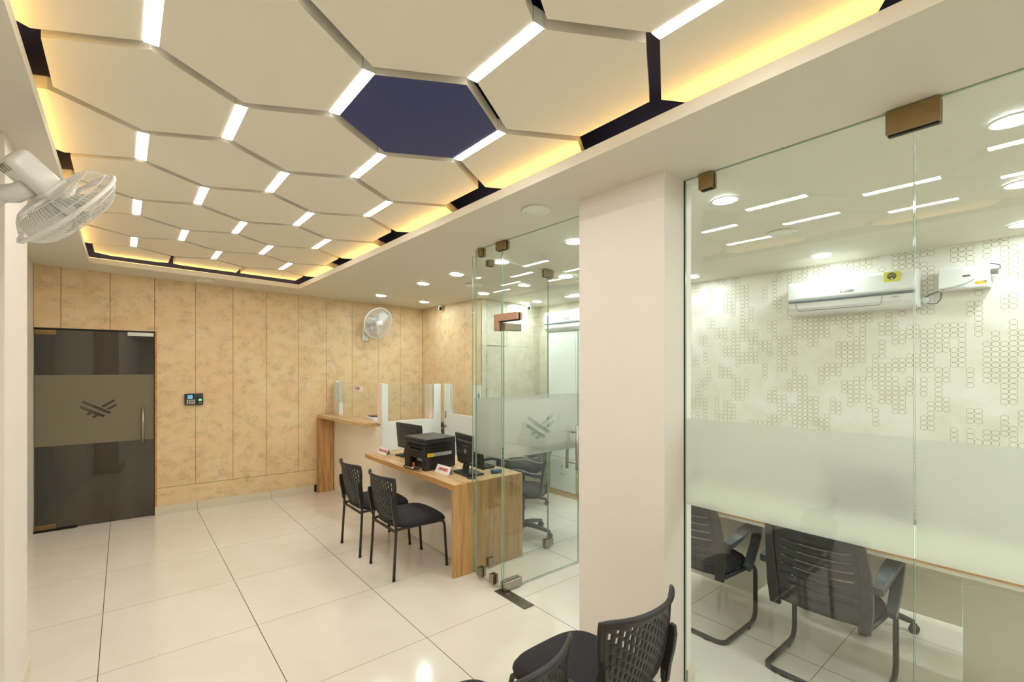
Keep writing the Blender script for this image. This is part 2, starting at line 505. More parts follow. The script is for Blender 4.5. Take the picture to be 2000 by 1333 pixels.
# dark blue recess box above the panels
mb = MB()
slab(mb, -.45, 2.15, -8.5, -.16, .34, .38)
slab(mb, -.45, -.42, -8.5, -.16, .046, .34); slab(mb, 2.12, 2.15, -8.5, -.16, .046, .34)
slab(mb, -.42, 2.12, -8.5, -8.47, .046, .34)
p = []
for d in (.046, .34):
    p += [(-.42, -.30, CZ(-.42, d)), (2.12, -.42, CZ(2.12, d)), (2.12, -.39, CZ(2.12, d)), (-.42, -.27, CZ(-.42, d))]
mb.add(p, [(0,3,2,1),(4,5,6,7),(0,1,5,4),(1,2,6,5),(2,3,7,6),(3,0,4,7)])
struct('trim_1', mb, M['navy'])

# far wall with the tinted door opening: separate panels on a dark backing
JX = [-.608, -.4, -.003, .39, .783, 1.173, 1.547, 1.937, 2.303, 2.657, 3.043, 3.389, 3.755]
DZT = 2.087
mb = MB()
def wquad(xa, xb, z0, z1, front, back, mi, zt=None):
    za, zb = (z1, z1) if zt is None else (CZ(xa, zt), CZ(xb, zt))
    p = [(xa, WY(xa)+front, z0), (xb, WY(xb)+front, z0), (xb, WY(xb)+back, z0), (xa, WY(xa)+back, z0),
         (xa, WY(xa)+front, za), (xb, WY(xb)+front, zb), (xb, WY(xb)+back, zb), (xa, WY(xa)+back, za)]
    mb.add(p, [(0,3,2,1),(4,5,6,7),(0,1,5,4),(1,2,6,5),(2,3,7,6),(3,0,4,7)], mi)
g = .0022
for a, b in zip(JX[:-1], JX[1:]):
    if b <= .391:
        wquad(a+g, b-g, DZT, 0, 0, .012, 0, zt=.01)
    else:
        wquad(a+g, b-g, .308, 0, 0, .012, 0, zt=.01)
wquad(.39+g, 3.755, .10, .304, 0, .012, 0)
wquad(-.608, .39, DZT-.012, 0, .0125, .08, 1, zt=.01)
wquad(.385, 3.9, 0, 0, .0125, .08, 1, zt=.01)
struct('wall_back', mb, [M['clad'], M['dark_gap']])
mb = MB()
xs = [.39, .8, 1.6, 2.135]
for a, b in zip(xs[:-1], xs[1:]): wquad(a+.0015, b-.0015, 0, .10, -.010, .012, 0)
struct('baseboard_back', mb, M['skirt'])

# side wall of the cash area, then the recessed office wall
mb = MB()
JY = [-.281, -.638, -1.019, -1.404, -1.777]
for a, b in zip(JY[:-1], JY[1:]):
    p = []
    slab_y = (b+g, a-g)
    mb.add([(3.755, slab_y[0], 0), (3.767, slab_y[0], 0), (3.767, slab_y[1], 0), (3.755, slab_y[1], 0),
            (3.755, slab_y[0], 2.6), (3.767, slab_y[0], 2.6), (3.767, slab_y[1], 2.6), (3.755, slab_y[1], 2.6)],
           [(0,3,2,1),(4,5,6,7),(0,1,5,4),(1,2,6,5),(2,3,7,6),(3,0,4,7)], 0)
mb.box(3.7675, 3.9, -1.76, -.2, 0, 2.6, 1)
struct('wall_side', mb, [M['clad'], M['dark_gap']])
mb = MB()
YW = -1.777
mb.box(3.755, 3.839-g, YW, YW+.012, 0, 2.58)
mb.box(3.839+g, 4.181-g, YW, YW+.012, 1.966+g, 2.58); mb.box(4.181+g, 4.598-g, YW, YW+.012, 1.960+g, 2.58)
mb.box(4.598+g, 4.697-g, YW, YW+.012, 1.96, 2.58)
mb.box(4.697+g, 4.79, YW, YW+.012, 0, 2.58)
mb.box(3.839+g, 4.697-g, YW, YW+.012, .01, 1.962-g)
mb.box(3.76, 4.9, YW+.0125, YW+.08, 0, 2.58, 1)
struct('wall_office', mb, [M['clad_pale'], M['dark_gap']])
mb = MB(); mb.box(4.79, 4.9, -3.5, -1.77, 0, 2.6); struct('wall_right', mb, M['clad_pale'])
mb = MB(); mb.box(4.71, 4.9, YB, -3.46, 0, 2.62); struct('wall_right_cabin', mb, M['wallpaper'])
mb = MB(); mb.box(-.72, -.608, YB, .1, 0, 2.74); struct('wall_left', mb, M['paint'])
# wall behind the camera with a brown slatted shutter
mb = MB(); mb.box(-.72, 4.9, YB-.1, YB, 0, 2.74); struct('wall_front', mb, M['paint'])
mb = MB()
for k in range(26): mb.box(-.28, 2.25, YB+.006, YB+.03 + (.006 if k % 2 else 0), .05+k*.098, .05+k*.098+.092)
o = mb.build('rolling_shutter', M['shutter']); tag(o, 'brown slatted rolling shutter closing the shop front opposite the counters', 'shutter')
# room behind the tinted door
mb = MB()
mb.box(-.72, .6, 1.75, 1.85, 0, 2.5); mb.box(-.72, -.62, .06, 1.75, 0, 2.5); mb.box(.55, .65, .06, 1.75, 0, 2.5); mb.box(-.72, .65, .06, 1.85, 2.4, 2.5)
struct('wall_vestibule', mb, simple('brown vestibule wall', (84, 66, 48), .6))
# pillars
mb = MB(); mb.box(-.608, -.302, -3.577, -2.985, 0, 2.72); o = struct('wall_pillar_left', mb, M['paint']); bevel(o, .004)
mb = MB(); mb.box(2.165, 2.415, -5.262, -4.734, 0, 2.65); o = struct('wall_pillar_glass', mb, M['paint']); bevel(o, .003)
mb = MB()
mb.box(-.302, -.290, -3.589, -2.985, 0, .10); mb.box(-.608, -.302, -3.589, -3.577, 0, .10)
struct('baseboard_left', mb, M['skirt'])
mb = MB()
mb.box(2.155, 2.165, -5.272, -4.734, 0, .10); mb.box(2.155, 2.34, -5.272, -5.262, 0, .10); mb.box(2.36, 2.427, -5.274, -5.262, 0, .15); mb.box(2.415, 2.427, -5.262, -4.734, 0, .15)
o = struct('baseboard_pillar', mb, M['skirt'])

# ---------------------------------------------------------------- ceiling panels, strip lights, cove light
A, RS, SIDE, GAP = .3243, .568, .379, .0225
PX0, PY0 = .1865, -5.244
DZ, TH = .11, .055
ORD = ['', 'first', 'second', 'third', 'fourth', 'fifth', 'sixth', 'seventh', 'eighth', 'ninth', 'tenth', 'eleventh', 'twelfth', 'thirteenth', 'fourteenth']

def clip(poly, a, b, c):     # keep a*x+b*y<=c
    out = []
    for i in range(len(poly)):
        p, q = poly[i], poly[(i+1) % len(poly)]
        dp, dq = a*p[0]+b*p[1]-c, a*q[0]+b*q[1]-c
        if dp <= 0: out.append(p)
        if dp*dq < 0:
            t = dp/(dp-dq); out.append((p[0]+(q[0]-p[0])*t, p[1]+(q[1]-p[1])*t))
    return out

for r in range(8, -6, -1):
    yc = PY0 + RS*r
    centers = ([PX0 + 2*A*k for k in range(3)] if r % 2 == 0 else [PX0 - A + 2*A*k for k in range(4)])
    # even rows: hexes centred on the strip columns of odd rows
    nth = 0
    for xc in centers:
        ax = A - GAP; s1 = SIDE - GAP*1.155; s2 = s1/2
        poly = [(xc, yc-s1), (xc+ax, yc-s2), (xc+ax, yc+s2), (xc, yc+s1), (xc-ax, yc+s2), (xc-ax, yc-s2)]
        poly = clip(poly, 1, 0, 1.97); poly = clip(poly, -1, 0, .27)
        poly = clip(poly, .0599, 1, -.452 + .0); poly = clip(poly, 0, -1, 8.2)
        if len(poly) < 3: continue
        nth += 1
        cx0 = sum(p[0] for p in poly)/len(poly); cy0 = sum(p[1] for p in poly)/len(poly)
        blue = (r == 1 and abs(xc - 1.1594) < .02)
        mb = MB()
        z0 = [CZ(p[0], DZ) for p in poly]; z1 = [CZ(p[0], DZ+TH) for p in poly]
        n = len(poly)
        vv = [(p[0], p[1], z) for p, z in zip(poly, z0)] + [(p[0], p[1], z) for p, z in zip(poly, z1)]
        mb.add(vv, [tuple(reversed(range(n)))], 1 if blue else 0)
        mb.add(vv, [tuple(range(n, 2*n))] + [(i, (i+1) % n, n+(i+1) % n, n+i) for i in range(n)], 0)
        o = mb.build('ceiling_panel', [M['panel'], M['navy']])
        row = 9 - r
        if blue:
            tag(o, 'navy blue hexagonal ceiling panel among the cream ones', 'ceiling panel', 'hexagonal panels of the lobby ceiling')
        else:
            lab = 'cream hexagonal ceiling panel in the %s row from the far wall, %s from the left' % (ORD[row], ORD[nth])
            tag(o, lab, 'ceiling panel', 'hexagonal panels of the lobby ceiling')
        if not blue: bevel(o, .0035, 2)
for r in range(7, -6, -1):
    yc = PY0 + RS*r
    cols = [PX0 + A, PX0 + 3*A] if r % 2 == 0 else [PX0, PX0 + 2*A, PX0 + 4*A]
    for k, xc in enumerate(cols):
        t = root('strip_light', (xc, yc, CZ(xc, DZ)), 'lit white strip between ceiling panels, %s row from the far wall, %s from the left' % (ORD[8-r], ORD[k+1]), 'ceiling light', 'strip lights between the ceiling panels')
        mb = MB(); mb.box(-.0215, .0215, -.178, .178, -.0005, .0015); mb.build('diffuser', M['strip'], t)
        mb = MB(); mb.box(-.0222, .0222, -.179, .179, .002, .055); mb.build('housing', M['lampwhite'], t)
# rope light lying behind the lip, one length per side
mb = MB()
def rope(a, b):
    mb.tube([(a[0], a[1], CZ(a[0], .0535)), (b[0], b[1], CZ(b[0], .0535))], .007, 6)
rope((RX0-.055, -8.2), (RX0-.055, RB0+.06)); o = mb.build('rope_light', M['cove']); tag(o, 'warm rope light hidden along the left edge of the ceiling recess', 'rope light')
mb = MB(); rope((RX1+.055, -8.2), (RX1+.055, RB1+.05)); o = mb.build('rope_light', M['cove']); tag(o, 'warm rope light along the ceiling recess edge beside the glass partition', 'rope light')
mb = MB(); rope((RX0-.04, RB0+.045), (RX1+.04, RB1+.045)); o = mb.build('rope_light', M['cove']); tag(o, 'warm rope light along the far edge of the ceiling recess', 'rope light')

def downlight(x, y, label):
    t = root('downlight', (x, y, CZ(x)), label, 'ceiling light', 'round downlights in the office ceiling')
    mb = MB(); mb.lathe([(.0595, -.001), (.0595, -.006), (.066, -.007), (.070, -.004), (.071, .0)], seg=32); mb.build('trim_ring', M['lampwhite'], t)
    mb = MB(); mb.cyl((0, 0, -.0055), .059, .005, seg=32); mb.build('diffuser', M['down'], t)
for k, y in enumerate([-.97, -2.035, -2.69, -3.375, -4.207, -5.283, -6.332, -7.0, -7.6, -8.2, -8.8]):  # the entries nearest the shop front are unseen lamps added to brighten the cabin
    downlight(2.74, y, 'round white downlight in the ceiling row nearest the glass front, %s from the far wall' % ORD[k+1])
for k, y in enumerate([-.951, -2.059, -2.777, -3.376, -6.316, -6.9, -7.4, -7.9, -8.4, -8.9]):  # the closely spaced end run is out of view, added for extra cabin light
    downlight(3.57 if k else 3.394, y, 'round white downlight in the middle ceiling row, %s from the far wall' % ORD[k+1])
for k, y in enumerate([-1.90, -2.12, -2.771, -4.219, -5.258, -6.279, -7.4]):  # the last entry is out of view, a lamp added to light the cabin
    downlight(4.41, y, 'round white downlight in the ceiling row by the wallpapered wall, %s from the far end' % ORD[k+1])

def speaker(x, y, label):
    t = root('ceiling_speaker', (x, y, CZ(x)), label, 'speaker', 'round speakers flush in the ceiling')
    mb = MB(); mb.lathe([(.070, -.003), (.073, -.010), (.083, -.011), (.088, -.006), (.090, .0)], seg=40); mb.build('rim', M['lampwhite'], t)
    tt = M['soffit']
    mb = MB(); mb.lathe([(.0, -.0052), (.04, -.005), (.070, -.003)], seg=40); mb.build('grille', M['lampwhite'], t)
speaker(2.085, -4.472, 'round ceiling speaker in the lobby soffit in front of the cream pillar')
speaker(3.173, -2.38, 'round ceiling speaker above the teller area beyond the glass')
speaker(3.578, -5.27, 'round ceiling speaker inside the glass cabin with the wallpaper')
speaker(.846, -.36, 'faint round ceiling speaker by the tan panelled wall')

# ---------------------------------------------------------------- tinted door in the far wall
WR = math.atan(-.0599)
def door_far():
    L = .998/math.cos(WR)
    t = root('door_1', (-.608, WY(-.608)+.03, 0), kind='structure', rz=WR)
    mb = MB(); mb.box(.004, L-.004, -.006, .006, .012, DZT-.018)
    mb.build('pane', M['glass_dark'], t)
    # etched band with the emblem cut clear
    z0, z1 = .868, 1.60
    sxf, szf = .0003817, .000529
    ox, oz = .509, 1.236
    def pt(px, py): return (ox + (px-575)*sxf, oz - (py-660)*szf)
    logo = [[(235,485),(865,740),(800,773),(208,530)],
            [(190,590),(725,803),(670,835),(565,795),(490,845),(430,818),(515,775),(440,745),(365,788),(300,760),(375,718),(165,635)],
            [(920,475),(937,515),(685,638),(622,612)], [(965,568),(985,605),(810,690),(745,665)]]
    me = holes_mesh([(.004, z0), (L-.004, z0), (L-.004, z1), (.004, z1)], [[pt(*q) for q in pl] for pl in logo])
    me.transform(Matrix(((1,0,0,0),(0,0,-1,-.0075),(0,1,0,0),(0,0,0,1))))
    me.materials.clear(); me.materials.append(M['film_dark'])
    o = bpy.data.objects.new('frosted_band', me); COL.objects.link(o); o.parent = t
    mb = MB(); mb.rbox((.085, 0, DZT-.045), (.168, .032, .052), .003); mb.build('top_patch', M['clip_brass'], t, label='brass corner patch')
    mb = MB(); mb.rbox((.875, 0, DZT-.038), (.235, .034, .04), .003); mb.build('lock_patch', M['lampwhite'], t, label='white lock patch')
    mb = MB(); mb.rbox((.088, 0, .040), (.170, .036, .058), .003); mb.build('bottom_patch', M['clip_brass'], t, label='brass bottom patch')
    mb = MB(); mb.box(.0, .335, -.045, .045, .001, .008); mb.build('floor_spring', M['black_tube'], t)
    for sy in (-1, 1):
        mb = MB(); mb.tube([(.895, sy*.045, .84), (.895, sy*.045, 1.235)], .0125, 14)
        mb.tube([(.895, 0, .90), (.895, sy*.045, .90)], .007, 10); mb.tube([(.895, 0, 1.17), (.895, sy*.045, 1.17)], .007, 10)
        mb.build('door_handle', M['steel'], t)
    # reveal and head gasket
    mb = MB(); mb.box(0, L, -.02, .05, DZT-.014, DZT-.002); mb.build('head_channel', M['gasket'], t)
door_far()
mb = MB(); mb.box(.392, .41, -.088, .0, 0, DZT); struct('trim_2', mb, M['wood_edge'])

# ---------------------------------------------------------------- glass front: fixed panes
def pane_y(mb, y0, y1, z0, z1, x=XG, t_=.010):
    """pane in the plane x=const; narrow faces get the edge material (index 1)"""
    p = [(x-t_/2,y0,z0),(x+t_/2,y0,z0),(x+t_/2,y1,z0),(x-t_/2,y1,z0),(x-t_/2,y0,z1),(x+t_/2,y0,z1),(x+t_/2,y1,z1),(x-t_/2,y1,z1)]
    mb.add(p, [(1,2,6,5),(3,0,4,7)], 0); mb.add(p, [(0,3,2,1),(4,5,6,7),(0,1,5,4),(2,3,7,6)], 1)
def pane_x(mb, x0, x1, z0, z1, y, t_=.010):
    p = [(x0,y-t_/2,z0),(x1,y-t_/2,z0),(x1,y+t_/2,z0),(x0,y+t_/2,z0),(x0,y-t_/2,z1),(x1,y-t_/2,z1),(x1,y+t_/2,z1),(x0,y+t_/2,z1)]
    mb.add(p, [(0,1,5,4),(2,3,7,6)], 0); mb.add(p, [(0,3,2,1),(4,5,6,7),(1,2,6,5),(3,0,4,7)], 1)
def clip_y(t, y0, y1, z0, z1, mat, x=XG, name='clip'):
    mb = MB(); mb.box(x-.026, x-.006, y0, y1, z0, z1, 0); mb.box(x+.006, x+.026, y0, y1, z0, z1, 0); mb.box(x-.010, x+.010, y0+.004, y1-.004, z0-.004, z1, 1)
    bevel(mb.build(name, [mat, M['gasket']], t, False), .0015, 1)
def clip_x(t, x0, x1, z0, z1, mat, y, name='clip'):
    mb = MB(); mb.box(x0, x1, y-.026, y-.006, z0, z1, 0); mb.box(x0, x1, y+.006, y+.026, z0, z1, 0); mb.box(x0+.004, x1-.004, y-.010, y+.010, z0-.004, z1, 1)
    bevel(mb.build(name, [mat, M['gasket']], t, False), .0015, 1)
ZG = CZ(XG) - .003
FZ0, FZ1 = .991, 1.430

GRP = 'fixed glass panes of the office front'
t = root('glass_partition', (XG, -3.68, 0), 'narrow fixed glass pane standing beside the end of the wooden counter', 'glass partition', GRP)
mb = MB(); pane_y(mb, -3.835, -3.515, .02, ZG); mb.build('pane', [M['glass'], M['edge']], t, False)
mb = MB(); mb.box(XG+.0055, XG+.0065, -3.83, -3.52, FZ0, FZ1); mb.build('frosted_band', M['film'], t, False)
clip_y(t, -3.61, -3.56, .03, .10, M['clip_grey']); clip_y(t, -3.76, -3.71, .03, .10, M['clip_grey'])
clip_y(t, -3.61, -3.565, ZG-.062, ZG, M['clip_brass'])

t = root('transom_pane', (XG, -4.26, 2.02), 'glass transom above the open glass door, beside the cream pillar', 'glass partition', GRP)
mb = MB(); pane_y(mb, -4.731, -3.842, 2.025, ZG); mb.build('pane', [M['glass'], M['edge']], t, False)
clip_y(t, -3.895, -3.79, ZG-.062, ZG, M['clip_brass'])
clip_y(t, -4.731, -4.715, ZG-.075, ZG, M['gasket'])
# L-shaped copper patch that carries the door pivot
mb = MB()
for sx in (-1, 1):
    xa, xb = (XG-.030, XG-.006) if sx < 0 else (XG+.006, XG+.030)
    pl = [(-4.03, 2.078), (-3.775, 2.078), (-3.775, 1.955), (-3.828, 1.955), (-3.828, 2.025), (-4.03, 2.025)]
    mb.prism(pl, lambda a, b, h: (h, a, b), xa, xb)
mb.box(XG-.008, XG+.008, -4.033, -3.78, 2.018, 2.076, 1)
bevel(mb.build('pivot_patch', [M['copper'], M['gasket']], t, False, 'copper L-shaped patch'), .0015, 1)

t = root('glass_partition', (3.5, -3.452, 0), 'fixed glass pane running from the counter end to the office wall', 'glass partition', GRP)
mb = MB(); pane_x(mb, 2.362, 3.232, .02, CZ(2.36)-.035, -3.452); mb.build('pane', [M['glass'], M['edge']], t, False)
mb = MB(); pane_x(mb, 3.238, 4.69, .02, CZ(4.7)-.005, -3.452); mb.build('pane', [M['glass'], M['edge']], t, False)
clip_x(t, 2.515, 2.575, CZ(2.55)-.085, CZ(2.55)-.035, M['clip_grey'], -3.452); clip_x(t, 3.175, 3.285, CZ(3.2)-.075, CZ(3.2)-.01, M['clip_grey'], -3.452)
clip_x(t, 3.185, 3.285, .022, .085, M['clip_grey'], -3.452); clip_x(t, 2.515, 2.575, .022, .085, M['clip_grey'], -3.452)
mb = MB(); mb.box(2.37, 3.236, -3.4585, -3.4575, FZ0, FZ1); mb.box(3.24, 4.68, -3.4585, -3.4575, FZ0, FZ1); mb.build('frosted_band', M['film'], t, False)

def big_pane(y0, y1, label, nm='glass_partition'):
    t = root(nm, (XG, (y0+y1)/2, 0), label, 'glass partition', GRP)
    mb = MB(); pane_y(mb, y0, y1, .02, ZG, t_=.012); mb.build('pane', [M['glass'], M['edge']], t, False)
    mb = MB(); mb.box(XG+.0065, XG+.0075, y0+.002, y1-.002, FZ0, FZ1-.004); mb.build('frosted_band', M['film'], t, False)
    return t
t = big_pane(-6.118, -5.268, 'large glass pane with frosted band joined to the cream pillar')
clip_y(t, -5.41, -5.345, ZG-.075, ZG, M['clip_brass'])
mb = MB(); mb.box(XG-.008, XG+.008, -5.267, -5.262, .0, ZG); mb.build('wall_channel', M['gasket'], t, False)
t = big_pane(-7.0, -6.122, 'large glass pane with frosted band at the edge of the view')
clip_y(t, -6.19, -6.045, ZG-.085, ZG, M['clip_brass'])
t = big_pane(-8.0, -7.004, 'large glass pane behind the edge of the view'); t = big_pane(-9.28, -8.004, 'last large glass pane towards the shop front')
# emblem shapes (mirrored through the film for the office door)

# ---------------------------------------------------------------- open glass door
def door_open():
    t = root('door_2', (XG, -3.842, 0), kind='structure')
    x1 = 3.203
    mb = MB(); pane_x(mb, XG+.012, x1, .012, 2.012, -3.842, .012); mb.build('pane', [M['glass'], M['edge']], t, False)
    sxf, szf = .0003817, .000529
    ox, oz = 2.745, 1.205
    def pt(px, py): return (ox + (px-575)*sxf, oz - (py-660)*szf)
    logo = [[(235,485),(865,740),(800,773),(208,530)],
            [(190,590),(725,803),(670,835),(565,795),(490,845),(430,818),(515,775),(440,745),(365,788),(300,760),(375,718),(165,635)],
            [(920,475),(937,515),(685,638),(622,612)], [(965,568),(985,605),(810,690),(745,665)]]
    me = holes_mesh([(XG+.014, FZ0), (x1-.002, FZ0), (x1-.002, FZ1), (XG+.014, FZ1)], [[pt(*q) for q in pl] for pl in logo])
    me.transform(Matrix(((1,0,0,-XG),(0,0,-1,.0075),(0,1,0,0),(0,0,0,1))))
    me.materials.clear(); me.materials.append(M['film'])
    o = bpy.data.objects.new('frosted_band', me); COL.objects.link(o); o.parent = t
    mb = MB()
    for pl in logo: mb.prism([pt(*q) for q in pl], lambda a, b, h: (a, h, b), -3.850, -3.8494)
    mb.build('emblem', M['emblem_tint'], t, False, 'pale grey emblem of crossed bars')
    mb = MB(); mb.box(XG-.0, XG+.175, -3.842-.028, -3.842-.007, .012, .075); mb.box(XG-.0, XG+.175, -3.842+.007, -3.842+.028, .012, .075); mb.box(XG+.004, XG+.17, -3.849, -3.835, .014, .07)
    bevel(mb.build('bottom_patch', M['steel'], t, False), .002, 1)
    mb = MB(); mb.box(XG+.004, XG+.17, -3.842-.026, -3.842-.007, 1.958, 2.012); mb.box(XG+.004, XG+.17, -3.842+.007, -3.842+.026, 1.958, 2.012)
    bevel(mb.build('top_patch', M['clip_grey'], t, False), .002, 1)
    for sy in (-1, 1):
        mb = MB(); yh = -3.842 + sy*.055
        mb.tube([(3.125, yh, .815), (3.125, yh, 1.185)], .0125, 14)
        mb.tube([(3.125, -3.842, .87), (3.125, yh, .87)], .007, 10); mb.tube([(3.125, -3.842, 1.13), (3.125, yh, 1.13)], .007, 10)
        mb.build('door_handle', M['steel'], t, False)
door_open()
t = root('floor_spring', (XG, -3.98, 0), 'steel floor spring plate set in the tiles at the open glass door', 'floor spring')
mb = MB(); mb.box(XG-.045, XG+.05, -4.13, -3.80, .0004, .006); bevel(mb.build('cover_plate', simple('dark steel plate', (120, 114, 100), .35, .9), t, False), .001, 1)
for (x, y) in ((XG-.02, -4.10), (XG+.025, -4.10), (XG+.0, -3.93)):
    mb = MB(); mb.cyl((x, y, .006), .006, .0015, seg=12); mb.build('screw_head', M['steel'], t, False)
mb = MB(); mb.cyl((XG+.0, -3.90, .006), .016, .004, seg=16); mb.build('pivot_disc', M['steel'], t, False)

# ---------------------------------------------------------------- counters
# service counter (low) : top, leg panel
t = root('service_counter', (2.5, -2.6, 0), 'low wooden service counter with a waterfall leg and cream front', 'counter')
mb = MB(); mb.box(2.185, 2.92, -3.42, -1.735, .700, .740, 0); o = mb.build('worktop', M['wood_y'], t, False); bevel(o, .0015, 1)
mb = MB(); mb.box(2.183, 2.1855, -3.421, -1.735, .699, .7405, 0); mb.build('front_edge', M['wood_edge'], t, False)
mb = MB(); mb.box(2.185, 2.92, -3.445, -3.405, 0, .741, 0); o = mb.build('leg_panel', M['wood_z'], t, False); bevel(o, .0015, 1)
mb = MB(); mb.box(2.386, 2.404, -3.404, -1.716, .004, .699); mb.build('front_panel', M['beige_gloss'], t, False)
# cash counter (high)
t = root('cash_counter', (2.3, -1.0, 0), 'high wooden cash counter shelf with an upright leg against the tan wall', 'counter')
mb = MB()
mb.add([(2.170, -.212, 1.005), (2.255, -1.565, 1.005), (2.44, -1.575, 1.005), (2.44, -.226, 1.005), (2.170, -.212, 1.045), (2.255, -1.565, 1.045), (2.44, -1.575, 1.045), (2.44, -.226, 1.045)],
       [(0,3,2,1),(4,5,6,7),(0,1,5,4),(1,2,6,5),(2,3,7,6),(3,0,4,7)])
o = mb.build('worktop', M['wood_y'], t, False); bevel(o, .0015, 1)
mb = MB(); mb.box(2.163, 2.38, -.245, -.210, 0, 1.005); o = mb.build('leg_panel', M['wood_z'], t, False); bevel(o, .0015, 1)
mb = MB(); mb.box(2.386, 2.404, -1.7145, -.246, .004, 1.004); mb.build('front_panel', M['beige_gloss'], t, False)

# cash cabin screen: white posts and sill panels with clear panes
t = root('cash_screen', (2.7, -1.0, .74), 'white framed teller screen with clear panes around the cash cabin', 'teller screen')
mb = MB()
mb.box(2.385, 2.44, -.43, -.245, 1.046, 1.215); mb.box(2.405, 2.50, -.43, -.235, .80, 1.004)
mb.box(2.385, 2.44, -.325, -.245, 1.215, 1.494); mb.box(2.40, 2.43, -.43, -.385, 1.215, 1.49); mb.box(2.408, 2.422, -.385, -.325, 1.215, 1.485)
mb.build('far_post', M['white'], t, False)
mb = MB()
mb.box(2.381, 2.4045, -1.716, -1.62, 1.046, 1.497); mb.box(2.4045, 2.45, -1.7145, -1.62, 1.046, 1.497)
mb.build('corner_post', simple('pale peach laminate', (244, 224, 206), .3, var=.01), t, False)
mb = MB()
mb.box(2.382, 2.455, -1.735, -1.7165, 1.06, 1.497, 0); mb.box(2.382, 3.156, -1.735, -1.7165, .742, 1.062, 0); mb.box(3.06, 3.156, -1.735, -1.7165, 1.062, 1.482, 0)
mb.build('side_panel', M['white'], t, False)
mb = MB(); mb.box(3.012, 3.058, -1.71, -1.60, 1.063, 1.478); mb.box(2.456, 3.012, -1.7155, -1.62, 1.055, 1.0605); mb.build('inner_frame', simple('warm frame laminate', (236, 214, 190), .35, var=.02), t, False)
mb = MB(); pane_y(mb, -1.619, -.432, 1.212, 1.492, 2.415, .006); mb.build('pane', [M['glass'], M['edge']], t, False)
mb = MB(); pane_x(mb, 2.456, 3.058, 1.21, 1.480, -1.726, .006); mb.build('pane', [M['glass'], M['edge']], t, False)

t = root('cash_sign', (2.41, -1.0, 1.42), 'white sign reading CASH on the teller screen', 'sign')
mb = MB(); mb.box(2.402, 2.4105, -1.125, -.885, 1.392, 1.446); mb.build('plate', M['sign_white'], t, False)
text_mesh('lettering', 'CASH', .050, M['red'], t, frame((2.4012, -1.005, 1.419), (0, -1, 0), (0, 0, 1)), bold=.0012, local=False, sx=1.1)

# half-height white door of the teller area
t = root('door_3', (3.2, -2.1, 0), kind='structure')
mb = MB()
mb.box(3.19, 3.225, -2.456, -1.761, .02, 1.128); mb.box(3.19, 3.225, -1.882, -1.761, 1.128, 1.482); mb.box(3.19, 3.225, -2.456, -2.336, 1.128, 1.482)
mb.build('leaf', M['white'], t, False)
mb = MB(); pane_y(mb, -2.336, -1.882, 1.128, 1.478, 3.207, .006); mb.build('pane', [M['glass'], M['edge']], t, False)
mb = MB(); mb.rbox((3.186, -1.795, 1.11), (.008, .022, .085), .003); mb.build('pull_handle', M['steel'], t, False)
mb = MB(); mb.cyl((3.19, -1.795, .974), .017, -.014, 'x'); mb.build('lock', M['steel'], t, False)
mb = MB(); mb.box(3.184, 3.19, -2.466, -2.436, 1.34, 1.40); mb.build('hinge', M['steel'], t, False)

# ---------------------------------------------------------------- white cupboard and far office bits
t = root('tall_cupboard', (4.7, -2.8, 0), 'tall white cupboard with oak plinth under the far air conditioner', 'cupboard')
mb = MB(); mb.box(4.642, 4.785, -3.40, -2.12, .0, 2.146); mb.build('carcass', M['white'], t, False)
mb = MB(); mb.box(4.632, 4.642, -3.40, -2.12, .0, .075); mb.box(4.632, 4.642, -2.150, -2.12, .075, .60); mb.box(4.632, 4.642, -2.615, -2.590, .075, .60); mb.build('oak_trim', M['wood_y'], t, False)
for (a, b, z0, z1, nm) in ((-2.587, -2.153, .08, .50, 'lower_door'), (-3.02, -2.618, .08, .50, 'lower_door'), (-2.587, -2.125, .506, 2.14, 'upper_door'), (-3.02, -2.592, .506, 2.14, 'upper_door'), (-3.395, -3.025, .08, 2.14, 'upper_door')):
    mb = MB(); mb.box(4.622, 4.641, a, b, z0, z1); d = mb.build(nm, M['white'], t, False); bevel(d, .001, 1)
    if nm == 'lower_door':
        mb = MB(); ym = (a+b)/2 - .01
        mb.tube([(4.621, ym-.035, .305), (4.60, ym-.035, .30), (4.60, ym+.035, .30), (4.621, ym+.035, .305)], .004, 8); mb.build('handle', M['steel'], d, False)
        mb = MB(); mb.cyl((4.622, ym+.01, .395), .008, -.012, 'x', 12); mb.tube([(4.608, ym+.01, .39), (4.606, ym+.016, .35)], .003, 6); mb.build('key', M['clip_grey'], d, False)

# hinges of the concealed door in the office wall
t = root('concealed_hinges', (3.84, YW, 1.4), 'pair of dark hinges on the concealed door in the patterned office wall', 'hinge')
mb = MB(); mb.box(3.828, 3.838, YW-.006, YW, 1.73, 1.84); mb.build('hinge_leaf', M['steel'], t, False)
mb = MB(); mb.box(3.828, 3.838, YW-.006, YW, 1.30, 1.41); mb.build('hinge_leaf', M['steel'], t, False)

